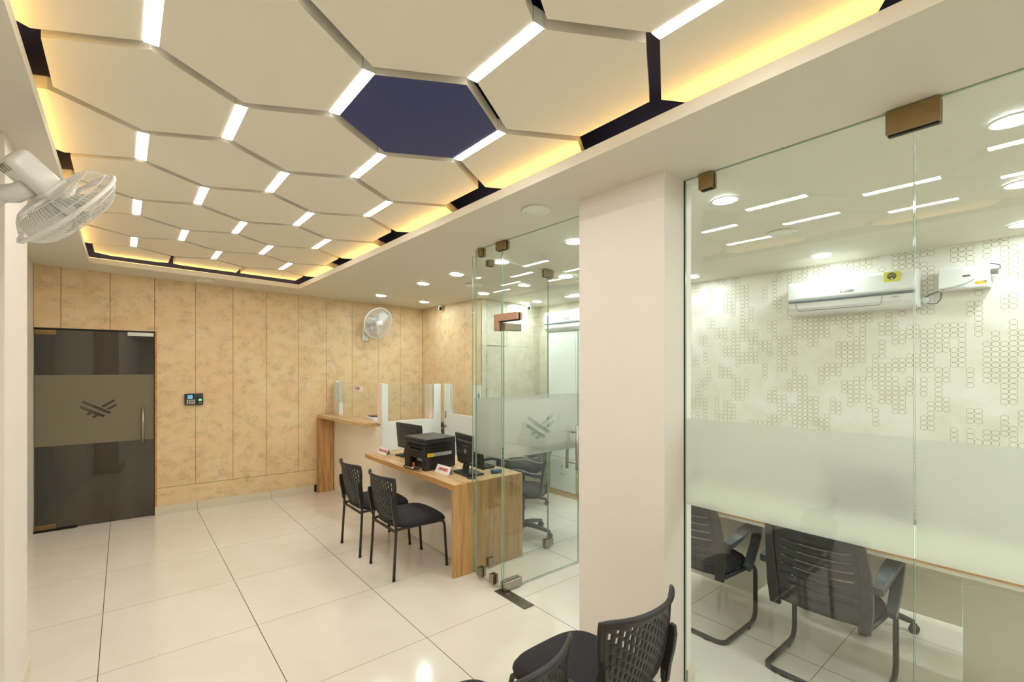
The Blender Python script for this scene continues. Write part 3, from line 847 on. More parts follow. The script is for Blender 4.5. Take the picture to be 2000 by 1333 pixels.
# ---------------------------------------------------------------- air conditioners
def aircon(loc, L, facing_label, energy, name='air_conditioner'):
    """front faces -x; runs along y from loc.y (far) to loc.y-L"""
    t = root(name, loc, facing_label, 'air conditioner')
    prof = [(.21, .0), (.21, .262), (.10, .272), (.03, .268), (.006, .245), (.0, .13), (.004, .115), (.02, .108), (.022, .100), (.006, .095), (.012, .05), (.035, .012), (.07, .0)]
    mb = MB(); mb.prism(prof, lambda a, b, h: (a, h, b), -L, 0)
    o = mb.build('body', M['white_plastic'], t); bevel(o, .006, 3)
    mb = MB(); mb.prism([(.0035, .1145), (.018, .1075), (.020, .1005), (.0045, .0955), (.001, .105)], lambda a, b, h: (a-.0015, h, b), -L+.004, -.004)
    mb.build('seam', simple('seam grey', (112, 124, 132), .3, .4), t)
    mb = MB()
    mb.tube([(.0058, -.055, .090), (.0115, -.06, .048), (.024, -.07, .028), (.024, -L+.20, .028), (.0115, -L+.19, .05), (.0058, -L+.185, .090)], .0016, 6)
    mb.build('louvre_line', M['grey_dark'], t)
    # maker's mark: three small diamonds and two lines of small type
    yc = -L*.50; mb = MB(); dd = .0085
    Fx = -.0004
    def dia(cy_, cz_, ang):
        c, s_ = math.cos(ang), math.sin(ang)
        pts = [(0, 0), (dd*.5, dd*.87/1.0*.5*1.15), (0, dd*1.15), (-dd*.5, dd*.5)]
        return [(cy_ - (p[0]*c - p[1]*s_), cz_ + (p[0]*s_ + p[1]*c)) for p in pts]
    for an in (0, 2*PI/3, 4*PI/3):
        mb.prism(dia(yc+.035, .150, an), lambda a, b, h: (h, a, b), .0002, -.0009)
    mb.build('emblem', M['ink'], t)
    text_mesh('maker_name', 'MITSUBISHI\nELECTRIC', .0115, M['ink'], t, frame((-.0003, yc-.012, .152), (0, -1, 0), (0, 0, 1)), .0006, align='CENTER', sx=1.2)
    if energy:
        mb = MB(); mb.box(.0025, .0008, -L+.175, -L+.085, .188, .258); s = mb.build('energy_sticker', M['yellow'], t)
        mb = MB(); mb.cyl((.0012, -L+.13, .226), .026, -.0014, 'x', 28); mb.build('dial', M['grey_dark'], s)
        mb = MB(); mb.cyl((-.0006, -L+.13, .208), .007, -.0006, 'x', 16); mb.build('dot', M['label_silver'], s)
        text_mesh('sticker_text', '24°C', .018, M['yellow'], s, frame((-.0008, -L+.13, .231), (0, -1, 0), (0, 0, 1)), .0003)
        mb = MB(); mb.box(.0002, .0009, -L+.165, -L+.10, .131, .136); mb.build('series_mark', M['ink'], t)
        mb = MB(); mb.box(.009, .010, -L+.13, -L+.085, .042, .060); mb.build('display', simple('grey display', (196, 200, 196), .3), t)
        mb = MB(); mb.box(.0055, .0065, -L+.13, -L+.088, .075, .079); mb.build('model_name', M['ink'], t)
    return t
aircon((4.50, -4.994, 2.115), .79, 'white split air conditioner with yellow sticker on the wallpapered cabin wall', True)
aircon((4.575, -2.085, 2.15), .80, 'white split air conditioner above the tall white cupboard', False)

# voltage stabiliser, socket
t = root('voltage_stabiliser', (4.65, -6.0, 2.21), 'white wall-mounted voltage stabiliser with yellow sticker beside the air conditioner', 'stabiliser')
mb = MB(); mb.box(4.60, 4.708, -6.125, -5.881, 2.213, 2.366); o = mb.build('casing', M['white_plastic'], t, False); bevel(o, .003, 2)
mb = MB(); pl = [(-5.884, 2.362), (-5.95, 2.360), (-6.02, 2.345), (-6.065, 2.305), (-6.06, 2.275), (-6.01, 2.243), (-5.95, 2.228), (-5.884, 2.222)]
mb.prism(pl, lambda a, b, h: (h, a, b), 4.5995, 4.588); o = mb.build('raised_cover', M['white_plastic'], t, False); bevel(o, .006, 3)
mb = MB(); mb.rbox((4.587, -6.02, 2.298), (.004, .036, .010), .0019); mb.build('indicator_window', M['grey_dark'], t, False)
mb = MB(); mb.prism([(-6.055, 2.245), (-6.065, 2.256), (-6.112, 2.254), (-6.112, 2.236), (-6.065, 2.236)], lambda a, b, h: (h, a, b), 4.5995, 4.5985); mb.build('yellow_sticker', M['amber'], t, False)
mb = MB(); mb.prism([(-6.09, 2.2545), (-6.112, 2.2545), (-6.112, 2.246), (-6.105, 2.246)], lambda a, b, h: (h, a, b), 4.5984, 4.598); mb.build('sticker_corner', M['grey_dark'], t, False)
text_mesh('brand_lettering', 'V-GUARD', .011, M['ink'], t, frame((4.5994, -6.09, 2.333), (0, -1, 0), (0, 0, 1)), .0004, local=False)
mb = MB()
for k in range(22): mb.box(4.5985, 4.5995, -5.895-k*.010, -5.899-k*.010, 2.2185, 2.2225)
mb.build('vent_slots', M['grey_dark'], t, False)
mb = MB(); mb.tube([(4.66, -5.99, 2.366), (4.665, -6.06, 2.372), (4.665, -6.13, 2.372), (4.66, -6.165, 2.355), (4.655, -6.168, 2.335), (4.65, -6.15, 2.325)], .004, 8)
mb.rbox((4.65, -6.142, 2.315), (.03, .034, .034), .006); mb.build('cable', M['cable'], t, False)
t = root('wall_socket', (4.70, -5.805, 2.12), 'white wall socket with round plug between air conditioner and stabiliser', 'socket')
mb = MB(); mb.rbox((4.704, -5.808, 2.162), (.012, .082, .080), .003); mb.build('plate', M['white_plastic'], t, False)
mb = MB(); mb.cyl((4.698, -5.806, 2.165), .024, -.030, 'x', 24, 0, .021); mb.build('plug', M['white_plastic'], t, False)
mb = MB(); mb.tube([(4.675, -5.806, 2.150), (4.67, -5.83, 2.135), (4.675, -5.865, 2.135), (4.69, -5.882, 2.165), (4.70, -5.884, 2.215), (4.695, -5.878, 2.26)], .0035, 8)
mb.tube([(4.68, -5.80, 2.185), (4.68, -5.84, 2.208), (4.69, -5.878, 2.222)], .004, 8); mb.build('lead', M['cable'], t, False)

# ---------------------------------------------------------------- security cameras
def seccam(loc, d, label):
    d = Vector(d).normalized()
    t = root('security_camera', loc, label, 'camera', 'white dome security cameras')
    side = d.cross(V(0,0,1)).normalized(); up = side.cross(d)
    mb = MB(); mb.cyl((0, 0, 0), .032, -.020, 'z', 24); mb.build('mount', M['white_plastic'], t)
    mb = MB(); c = V(0, 0, -.045)
    mb.lathe([(0.001, -.036), (.018, -.031), (.030, -.018), (.034, 0), (.033, .016), (.027, .026), (.024, .027)], c, (side, up, d), 28); mb.build('ball', M['white_plastic'], t)
    mb = MB(); mb.lathe([(.025, .026), (.020, .0285), (.001, .031)], c, (side, up, d), 24); mb.build('lens', M['screen'], t)
seccam((3.70, -.88, CZ(3.70)), (-.5, -1, -.35), 'white dome security camera at the top of the tan wall corner')
seccam((4.50, -1.86, CZ(4.50)), (-.55, -1, -.3), 'white dome security camera beyond the glass, beside the far air conditioner')

# ---------------------------------------------------------------- fingerprint reader on the far wall
t = root('fingerprint_reader', (.765, WY(.765), 1.30), 'black fingerprint attendance reader with keypad mounted on the tan wall', 'attendance reader', rz=WR)
mb = MB(); mb.rbox((0, -.018, .006), (.186, .034, .134), .005); mb.build('casing', M['dark_plastic'], t)
mb = MB(); mb.box(-.066, -.004, -.0362, -.0348, .010, .062); mb.build('screen_bezel', M['screen'], t)
def m_screen():
    tt = NT('blue screen picture'); n = tt.noise(tt.coord(), 60, 2)
    col = tt.ramp(n, [(.35, lin((40, 90, 150))), (.5, lin((120, 190, 220))), (.65, lin((110, 160, 110)))])
    e = tt.n('ShaderNodeEmission'); e.inputs[1].default_value = .55; tt.l(col, e.inputs[0]); tt.l(e.outputs[0], tt.out.inputs[0]); return tt.mat
mb = MB(); mb.box(-.062, -.012, -.0370, -.0363, .014, .058); mb.build('screen', m_screen(), t)
for i in range(4):
    for j in range(4):
        mb = MB(); mb.rbox((-.064 + i*.0225, -.0362, -.003 - j*.0135), (.016, .003, .009), .0013); mb.build('key', M['silver_ink'], t)
mb = MB(); mb.rbox((.062, -.0365, .004), (.046, .006, .090), .002); mb.build('sensor_housing', M['black'], t)
mb = MB(); mb.rbox((.062, -.0405, -.002), (.030, .002, .018), .001); mb.build('sensor', M['green_led'], t)
mb = MB(); mb.box(.044, .080, -.0405, -.0396, -.040, -.034); mb.build('maker_strip', M['silver_ink'], t)

# ---------------------------------------------------------------- wall fans
def fan(c, axis, R, mount, elbow, label, name='wall_fan', cords=False, wires=66, wall_n=(0, -1, 0)):
    """c: centre of the rim, axis: blowing direction"""
    d = Vector(axis).normalized(); c = Vector(c)
    side = d.cross(V(0,0,1)).normalized(); up = side.cross(d).normalized()
    ax = (side, up, d)
    t = root(name, mount, label, 'fan', 'white oscillating wall fans')
    c0 = c - Vector(mount)
    def P(r_, h_, a): return c0 + side*math.cos(a)*r_ + up*math.sin(a)*r_ + d*h_
    mb = MB(); mb.tube([P(R, 0, 2*PI*k/56) for k in range(56)], .0085, 10, closed=True, rx=.010)
    mb.rbox(P(R+.004, 0, -1.9), (.022, .022, .022), .004); mb.build('rim', M['white_plastic'], t)
    def grille(sign, depth, nm, hub_r):
        mb = MB()
        for k in range(wires):
            a0 = 2*PI*k/wires
            pts = []
            for q in range(9):
                u = q/8.0
                r_ = hub_r + (R - hub_r)*u
                hh = depth*(1 - max(0, (u-.45)/.55)**2.2)
                pts.append(P(r_, sign*hh, a0 + (.22*(1-u) if sign > 0 else -.30*(1-u))))
            mb.tube(pts, .0011, 4, caps=False)
        for rr in (.62, .90):
            hh = depth*(1 - max(0, (rr-.45)/.55)**2.2)
            r_ = hub_r + (R-hub_r)*rr
            mb.tube([P(r_, sign*hh, 2*PI*k/48) for k in range(48)], .0016, 5, closed=True)
        return mb.build(nm, M['white_plastic'], t)
    grille(1, .062, 'front_grille', .045); grille(-1, .070, 'rear_grille', .055)
    mb = MB(); mb.lathe([(.001, .066), (.046, .064), (.050, .056), (.050, .052)], c0, ax, 28); mb.build('centre_cap', M['white_plastic'], t)
    # blades
    for b in range(3):
        mb = MB(); n1, n2 = 7, 6; vv = []; a0 = b*2*PI/3
        for i in range(n1):
            r_ = .03 + (R*.86 - .03)*i/(n1-1)
            wd = .55 + .35*math.sin(PI*min(1, i/(n1-1)*1.1))
            wd = wd * (1.0 - .25*(i/(n1-1))**3)
            for j in range(n2):
                u = j/(n2-1) - .5
                vv.append(P(r_, -.015 + .040*u*2*(.9-.3*i/n1), a0 + u*wd*1.25 + .15*i/n1))
        ff = [(i*n2+j, i*n2+j+1, (i+1)*n2+j+1, (i+1)*n2+j) for i in range(n1-1) for j in range(n2-1)]
        mb.add(vv, ff, 0, True); o = mb.build('blade', M['white_plastic'], t)
        sm_ = o.modifiers.new('thick', 'SOLIDIFY'); sm_.thickness = .0022
    mb = MB(); mb.lathe([(.001, .035), (.022, .03), (.032, .012), (.034, -.04), (.001, -.04)], c0, ax, 24); mb.build('hub', M['white_plastic'], t)
    # motor housing: a long rounded box behind the rear grille
    Rm = Matrix((side, up, d)).transposed()
    mb = MB(); mb.rbox(c0 - d*.150, (.112, .096, .155), .022, mat=Rm, seg=5); mb.rbox(c0 - d*.078, (.122, .106, .020), .008, mat=Rm)
    o = mb.build('motor_housing', M['white_plastic'], t)
    mb = MB()
    for k in range(4): mb.rbox(c0 - d*.205 + side*(-.03+.02*k) - up*.0455, (.006, .012, .030), .002, mat=Rm)
    mb.build('vent_slots', M['clip_grey'], t)
    # neck, pivot and arm back to the wall plate
    e = Vector(elbow) - Vector(mount)
    neck = c0 - d*.12 - up*.045
    mb = MB(); mb.tube([neck, (neck + e)/2 + V(0, 0, -.01), e], [.030, .036, .033], 14)
    mb.build('neck', M['white_plastic'], t)
    wn = Vector(wall_n)
    mb = MB(); mb.tube([e + (e - neck).normalized()*-.01, e, e*.55 + V(0, 0, -.015), wn*.02], [.032, .037, .036, .034], 14, rx=.026)
    a = mb.build('arm', M['white_plastic'], t)
    pv = (cam.location - Vector(elbow)).normalized()
    mb = MB(); mb.cyl(e + pv*.022, .012, .010, (pv.orthogonal().normalized(), pv.cross(pv.orthogonal().normalized()), pv), 16); mb.build('pivot_screw', M['clip_brass'], a)
    mb = MB(); mb.rbox(wn*.016 + V(0, 0, -.02), (.095, .032, .17) if abs(wn.y) > .5 else (.032, .095, .17), .014, seg=4); mb.build('wall_plate', M['white_plastic'], t)
    if cords:
        for s_ in (-1, 1):
            mb = MB(); mb.tube([(s_*.018, -.03, -.10), (s_*.018, -.022, -.475)], .0011, 5); mb.cyl((s_*.018, -.022, -.50), .0055, .028, 'z', 10); mb.build('pull_cord', M['white_plastic'], t)
    return t

# near fan beside the pillar: rim plane seen almost edge-on
Rv = V(.790, -.613, 0); Fv = V(.613, .790, 0)
def pix_ray(u, v): return Fv + Rv*((u - 941.36)/903.03) + V(0, 0, (717.92 - v)/903.03)
ax1 = pix_ray(222, 345).cross(pix_ray(45, 465)).normalized()
if ax1.z > 0: ax1 = -ax1
ax1 = (ax1 + pix_ray(133, 405).normalized()*.14).normalized()
fan((-.068, -3.95, 2.336), ax1, .208, (-.50, -3.60, 2.26), (-.262, -3.93, 2.352), 'white wall fan tilted downward on the near cream pillar', wires=84)
ax2 = Rv*.62 + V(0, 0, -.34) + Fv*-.62
fan((2.92, -.49, 2.30), ax2, .215, (2.84, -.228, 2.16), (2.86, -.36, 2.20), 'white wall fan with pull cords on the tan wall above the cash counter', cords=True, wires=60)
ax3 = Rv*.80 + V(0, 0, -.25) + Fv*.35
fan((2.86, -4.55, 2.34), ax3, .205, (2.46, -4.98, 2.20), (2.60, -4.80, 2.24), 'white wall fan inside the glass cabin, half hidden behind the cream pillar', wires=60, wall_n=(1, 0, 0))

# ---------------------------------------------------------------- chairs
def plate(nu, nv, surf, solid):
    mb = MB(); vv = [surf(i, j) for i in range(nu+1) for j in range(nv+1)]
    ff = [(i*(nv+1)+j, (i+1)*(nv+1)+j, (i+1)*(nv+1)+j+1, i*(nv+1)+j+1) for i in range(nu) for j in range(nv) if solid(i, j)]
    mb.add(vv, ff, 0, True); return mb

def cushion(a, b, h, z0, ex=3.6, crown=.012, drop=.03, back_drop=.0, n=56):
    mb = MB(); rings = []
    prof = [(0.0, 1.0), (.45, .97), (.78, .86), (.92, .66), (.985, .40), (1.0, .18), (.985, .0), (.94, -.08)]
    vv = []
    for s_, zf in prof:
        for k in range(n):
            an = 2*PI*k/n; c, s2 = math.cos(an), math.sin(an)
            x = a*s_*math.copysign(abs(c)**(2/ex), c); y = b*s_*math.copysign(abs(s2)**(2/ex), s2)
            u = max(0, x/a)
            y *= 1.0 + .04*u
            z = z0 + h*zf + crown*(1-s_) - drop*u**3 - back_drop*max(0, -x/a)**3
            vv.append((x, y, z))
    ff = []
    for i in range(len(prof)-1):
        for k in range(n):
            ff.append((i*n+k, i*n+(k+1) % n, (i+1)*n+(k+1) % n, (i+1)*n+k))
    ff.append(tuple(reversed([(len(prof)-1)*n+k for k in range(n)])))
    mb.add(vv, ff, 0, True); return mb

def visitor_chair(loc, rz, label):
    """front faces local +x"""
    t = root('visitor_chair', loc, label, 'chair', 'black visitor chairs with perforated backs', rz=rz)
    o = cushion(.256, .226, .068, .404, crown=.006, drop=.040).build('seat', M['fabric'], t); o.location = (.026, 0, 0)
    # perforated back
    ucell = []; nslot = 15
    us = [-1.0, -.93]
    pw = 1.86/nslot
    for k in range(nslot):
        us += [-.93 + pw*k + pw*.31, -.93 + pw*k + pw*.69]
    us += [.93, 1.0]
    vsx = [0.0, .025]; pitch = .0385; L = .356; nrow = 8
    base = .028
    for k in range(nrow):
        for q in (.0, .008, .020, .028): vsx.append(base + k*pitch + q)
    vsx += [base + nrow*pitch, base + nrow*pitch + .006, L]
    nu, nv = len(us)-1, len(vsx)-1
    def half(v):
        if v > .12: return .205 + .02*(v-.12)/(L-.12)
        q = v/.12; return .205*(.42 + .58*math.sqrt(max(0, 1-(1-q)**2)))
    def S(u, v):
        y = u*half(v)
        k = v/L
        x = -.222 - .088*k - .030*max(0, k-.8)*2.0 + .070*(abs(y)/.225)**2.2*(.35+.65*k) - .012*math.sin(PI*k)
        z = .445 + v
        return (x, y, z)
    def solid(i, j):
        if i < 2 or (i % 2 == 1) or i >= nu-1: return True
        if i == 0: return True
        if j < 2 or j >= nv-2: return True
        col = (i-2)//2; q = (j-2) % 4
        if (j-2)//4 >= nrow: return True
        if col % 2 == 0: return q == 3
        return q == 1
    o = plate(nu, nv, lambda i, j: S(us[i], vsx[j]), solid).build('backrest', M['black'], t)
    m_ = o.modifiers.new('thick', 'SOLIDIFY'); m_.thickness = .006; m_.offset = 0
    # rim round the backrest
    pts = []
    for k in range(15): pts.append(S(1.0, L*k/14*1.0))
    top = [S(1.0 - 2*k/16, L + .004) for k in range(1, 16)]
    left = [S(-1.0, L*(14-k)/14) for k in range(15)]
    bot = [S(-1.0 + 2*k/10, 0.0 - .006*math.sin(PI*k/10)) for k in range(1, 10)]
    mb = MB(); mb.tube([Vector(p) for p in pts + top + left + bot], .0085, 8, closed=True, rx=.012); mb.build('back_rim', M['black'], t)
    # frame
    r = .0115
    mb = MB()
    mb.tube([(-.232, -.195, .392), (.14, -.205, .392), (.205, -.208, .392)], r, 8)
    mb.tube([(-.232, .195, .392), (.14, .205, .392), (.205, .208, .392)], r, 8)
    mb.tube([(-.235, -.205, .385), (-.235, .205, .385)], r, 8); mb.tube([(.195, -.2, .388), (.195, .2, .388)], r, 8)
    mb.build('seat_frame', M['black_tube'], t)
    for s_ in (-1, 1):
        mb = MB(); mb.tube([(.14, s_*.207, .392), (.19, s_*.209, .391), (.214, s_*.211, .378), (.222, s_*.212, .35), (.246, s_*.214, .012)], r, 10)
        lg = mb.build('leg', M['black_tube'], t)
        mb = MB(); mb.cyl((.246, s_*.214, 0), .0135, .016, 'z', 12); mb.build('foot_cap', M['black'], lg)
        mb = MB(); mb.tube([(-.232, s_*.206, .47), (-.228, s_*.207, .39), (-.250, s_*.213, .012)], r, 10)
        lg = mb.build('leg', M['black_tube'], t)
        mb = MB(); mb.cyl((-.250, s_*.213, 0), .0135, .016, 'z', 12); mb.build('foot_cap', M['black'], lg)
        mb = MB(); mb.ribbon([(-.232, s_*.208, .43), (-.236, s_*.210, .50), (-.245, s_*.214, .56), (-.256, s_*.217, .625), (-.262, s_*.217, .66)], (0, 1, 0), [.020, .022, .022, .024, .018], [.026, .034, .040, .034, .018])
        mb.build('back_support', M['black'], t)
    return t

proto = visitor_chair((2.035, -2.98, 0), 0.0, 'black visitor chair with perforated back facing the service counter, by its waterfall leg')
for loc, rz, lab in (((2.012, -2.378, 0), 0.0, 'black visitor chair with perforated back at the service counter, nearer the far wall'),
                     ((1.618, -5.232, 0), PI/2, 'black visitor chair standing in front of the cream pillar, its whole perforated back in view'),
                     ((1.035, -5.215, 0), PI/2 + .03, 'black visitor chair cut off by the bottom of the view, left of the pillar chair')):
    o = copy_tree(proto); o.location = loc; o.rotation_euler = (0, 0, rz); o['label'] = lab

def slat_back(t, x0, lean, W, L, zb, name='backrest', nsl=7):
    rows = []; vs2 = [0.0, .05]
    for k in range(nsl): 
        vs2 += [.05 + (L-.10)*(k+.40)/nsl, .05 + (L-.10)*(k+.62)/nsl]
    vs2 += [L]
    us = [-1, -.80] + [-.72 + 1.44*k/10 for k in range(11)] + [.80, 1]
    nu, nv = len(us)-1, len(vs2)-1
    def S(u, v):
        k = v/L; hw = W*(.95 + .05*math.sin(PI*min(1, k*1.1)))
        y = u*hw
        sag = .012*(1-u*u)*(1 if v > .02 else 0)
        return (x0 - lean*k - .035*(1-u*u) + .018*math.sin(PI*k), y, zb + v - sag)
    def solid(i, j):
        if i < 2 or i >= nu-2: return True
        return not (j >= 2 and (j-2) % 2 == 0 and j < nv-1)
    o = plate(nu, nv, lambda i, j: S(us[i], vs2[j]), solid).build(name, M['dark_plastic'], t)
    m_ = o.modifiers.new('thick', 'SOLIDIFY'); m_.thickness = .010; m_.offset = 0
    mb = MB()
    for s_ in (-1, 1):
        mb.ribbon([Vector(S(s_*.93, v)) + V(-.006, 0, 0) for v in (-.03 + .0, L*.2, L*.4, L*.6, L*.8, L)], (0, 1, 0), [.05, .056, .05, .045, .040, .036], .022)
    mb.build('back_frame', M['dark_plastic'], t)
    return o

def armrest(t, s_, W, xb=-.22, xf=.20, zb=.60, zf=.655, xd=.06, zd=.395):
    y = s_*W
    mb = MB()
    mb.ribbon([(xb, y, zb), (xb+.10, y, zb+.012), (xb+.22, y, zb+.045), (xf-.05, y, zf), (xf-.01, y, zf-.004)], (0, 1, 0), [.045, .050, .064, .066, .060], [.034, .026, .022, .022, .024])
    mb.ribbon([(xf-.03, y, zf), (xf+.004, y, zf-.015), (xf+.008, y, zf-.05), (xf-.03, y, (zf+zd)/2), (xd+.02, y, zd+.02), (xd-.01, y, zd)], (0, 1, 0), [.056, .056, .052, .046, .042, .038], [.022, .024, .030, .036, .042, .04])
    mb.build('armrest', M['grey_plastic'], t)

def cantilever_chair(loc, rz, label):
    t = root('cantilever_chair', loc, label, 'chair', 'black cantilever chairs at the cabin desk', rz=rz)
    W = .238
    cushion(.225, .215, .075, .395, crown=.004, drop=.025).build('seat', M['fabric'], t)
    mb = MB(); mb.rbox((-.01, 0, .388), (.34, .32, .018), .008); mb.build('seat_pan', M['black'], t)
    r = .0135
    side = lambda s_: [(-.205, s_*(W-.0), r), (.13, s_*W, r), (.175, s_*W, .022), (.200, s_*W, .055), (.205, s_*W, .10), (.205, s_*W, .30), (.200, s_*W, .345), (.175, s_*W, .372), (.13, s_*W*.95, .380), (-.15, s_*W*.86, .380)]
    p = list(reversed(side(1))) + [(-.232, W-.012, r), (-.245, W-.045, r), (-.245, 0, r), (-.245, -W+.045, r), (-.232, -W+.012, r)] + side(-1)
    mb = MB(); mb.tube(p, r, 12); mb.tube([(-.10, -W*.86, .378), (-.10, W*.86, .378)], .010, 8); mb.tube([(.10, -W*.93, .378), (.10, W*.93, .378)], .010, 8)
    mb.build('frame', M['black_tube'], t)
    for (x, y) in ((-.244, .14), (-.244, -.14), (.08, W), (.08, -W)):
        mb = MB(); mb.rbox((x, y, .0085), (.034, .034, .016), .004); mb.build('glide', M['black'], t)
    slat_back(t, -.195, .085, .225, .44, .40)
    for s_ in (-1, 1): armrest(t, s_, .248)
    return t
c1 = cantilever_chair((3.195, -5.640, 0), 0.0, 'black cantilever chair with slatted back inside the cabin, next to the glass joint')
c2 = copy_tree(c1); c2.location = (3.205, -4.935, 0); c2['label'] = 'black cantilever chair with slatted back inside the cabin, beside the cream pillar'

def swivel_chair(loc, rz, label, tall=False):
    t = root('office_chair', loc, label, 'chair', 'black swivel office chairs', rz=rz)
    cushion(.235, .235, .08, .42, crown=.004, drop=.025).build('seat', M['fabric'], t)
    mb = MB(); mb.rbox((0, 0, .405), (.26, .24, .035), .01); mb.build('tilt_mechanism', M['black'], t)
    mb = MB(); mb.cyl((0, 0, .09), .025, .16, 'z', 16); mb.cyl((0, 0, .24), .015, .16, 'z', 16); mb.build('gas_lift', M['black'], t)
    mb = MB(); mb.cyl((0, 0, .07), .04, .055, 'z', 20)
    for k in range(5):
        a = 2*PI*k/5 + .35; d = V(math.cos(a), math.sin(a), 0); lt = V(-d.y, d.x, 0)
        mb.ribbon([d*.03 + V(0, 0, .105), d*.15 + V(0, 0, .095), d*.27 + V(0, 0, .072), d*.30 + V(0, 0, .068)], lt, [.05, .042, .032, .03], [.034, .03, .024, .02])
    mb.build('star_base', M['black'], t)
    for k in range(5):
        a = 2*PI*k/5 + .35; d = V(math.cos(a), math.sin(a), 0); lt = V(-d.y, d.x, 0)
        mb = MB(); c = d*.295
        for s_ in (-1, 1): mb.cyl(c + lt*(s_*.006) + V(0, 0, .026), .026, .014*s_, (d, V(0,0,1), lt), 18)
        mb.rbox(c + V(0, 0, .048), (.03, .03, .03), .008); mb.build('caster', M['black'], t)
    slat_back(t, -.20, .09, .235, .50 if not tall else .66, .45)
    mb = MB(); mb.ribbon([(-.10, 0, .40), (-.20, 0, .405), (-.245, 0, .44), (-.262, 0, .55)], (0, 1, 0), [.09, .09, .08, .07], [.03, .03, .025, .02]); mb.build('back_bracket', M['black'], t)
    for s_ in (-1, 1): armrest(t, s_, .262, zb=.645, zf=.675, xf=.17, zd=.43)
    return t
s1 = swivel_chair((3.30, -3.03, 0), 2.25, 'black swivel chair with slatted back behind the service counter, seen through the glass')
o = swivel_chair((3.215, -1.10, 0), PI*.95, 'black swivel chair inside the cash cabin, only its top showing over the screen')
for loc, rz, lab in (((4.05, -2.25, 0), 3.6, 'black swivel chair beside the tall white cupboard'),
                     ((4.05, -5.55, 0), PI, 'black swivel chair behind the cabin desk, blurred by the frosted band'),
                     ((3.38, -2.32, 0), 2.75, 'black swivel chair behind the counter monitors')):
    c = copy_tree(s1); c.location = loc; c.rotation_euler = (0, 0, rz); c['label'] = lab

# ---------------------------------------------------------------- cabin desk
t = root('cabin_desk', (3.6, -5.8, 0), 'cream office desk with an oak edge inside the glass cabin', 'desk')
mb = MB(); mb.box(3.2, 3.86, -6.95, -4.55, .703, .735); mb.build('desktop', M['cream_lam'], t, False)
mb = MB(); mb.box(3.197, 3.1995, -6.95, -4.55, .723, .735); mb.build('edge_band', M['wood_edge'], t, False)
mb = MB(); mb.box(3.55, 3.57, -6.11, -4.56, .33, .702); mb.build('modesty_panel', M['cream_lam'], t, False)
mb = MB(); mb.box(3.55, 3.57, -6.94, -6.114, .002, .702); mb.build('end_panel', M['cream_lam'], t, False)
mb = MB(); mb.box(3.535, 3.84, -5.11, -4.60, .12, .70); d = mb.build('pedestal', M['cream_lam'], t, False); bevel(d, .002, 1)

# ---------------------------------------------------------------- things on the service counter
ZC = .7405
def monitor(loc, rz, label):
    """back faces local -x"""
    t = root('monitor', loc, label, 'monitor', 'computer monitors on the service counter', rz=rz)
    tilt = Matrix.Rotation(-.10, 3, 'Y')
    W_, H_ = .46, .275
    mb = MB(); mb.rbox((0, 0, .008), (.185, .245, .014), .006); mb.build('base', M['black'], t)
    mb = MB(); mb.ribbon([(-.030, 0, .012), (-.022, 0, .06), (-.012, 0, .10)], (0, 1, 0), [.095, .082, .074], .016)
    # neck ring opening
    mb2 = MB(); mb2.lathe([(.016, -.010), (.022, -.011), (.022, .011), (.016, .010), (.016, -.010)], (-.024, 0, .068), (V(0,1,0), V(0,0,1), V(1,0,0)), 24)
    mb.build('stand_neck', M['black'], t); mb2.build('cable_hole', M['screen'], t)
    c = V(.012, 0, .205)
    mb = MB(); mb.rbox(c, (.022, W_, H_), .006, mat=tilt); mb.rbox(c + tilt @ V(-.018, 0, -.01), (.026, W_*.78, H_*.70), .012, mat=tilt)
    mb.rbox(c + tilt @ V(-.030, 0, -.035), (.018, .125, .16), .006, mat=tilt); b = mb.build('display_housing', M['dark_plastic'], t)
    mb = MB(); f_ = c + tilt @ V(.0116, 0, 0)
    mb.rbox(f_, (.001, W_-.03, H_-.04), .0004, mat=tilt); mb.build('screen', M['screen'], t)
    lc = c + tilt @ V(-.0405, 0, -.005)
    ux = tilt @ V(0, -1, 0); uz = tilt @ V(0, 0, 1)
    mb = MB(); mb.lathe([(.0195, 0), (.0225, .0012), (.0195, .0018)], lc, (ux, uz, tilt @ V(-1, 0, 0)), 28); mb.build('emblem_ring', M['silver_ink'], b)
    text_mesh('emblem_text', 'DELL', .0155, M['silver_ink'], b, frame(lc + tilt @ V(-.0006, 0, 0), ux, uz), .0005, bold=.0003)
    mb = MB(); mb.rbox(c + tilt @ V(-.0125, .0, H_*.40), (.002, .30, .003), .0008, mat=tilt); mb.build('vent_line', M['gasket'], t)
    return t
m1 = monitor((2.525, -3.165, ZC), -.12, 'black computer monitor seen from behind between the printer and the glass')
m2 = copy_tree(m1); m2.location = (2.50, -2.13, ZC); m2.rotation_euler = (0, 0, .10); m2['label'] = 'black computer monitor seen from behind, between the printer and the white screen'

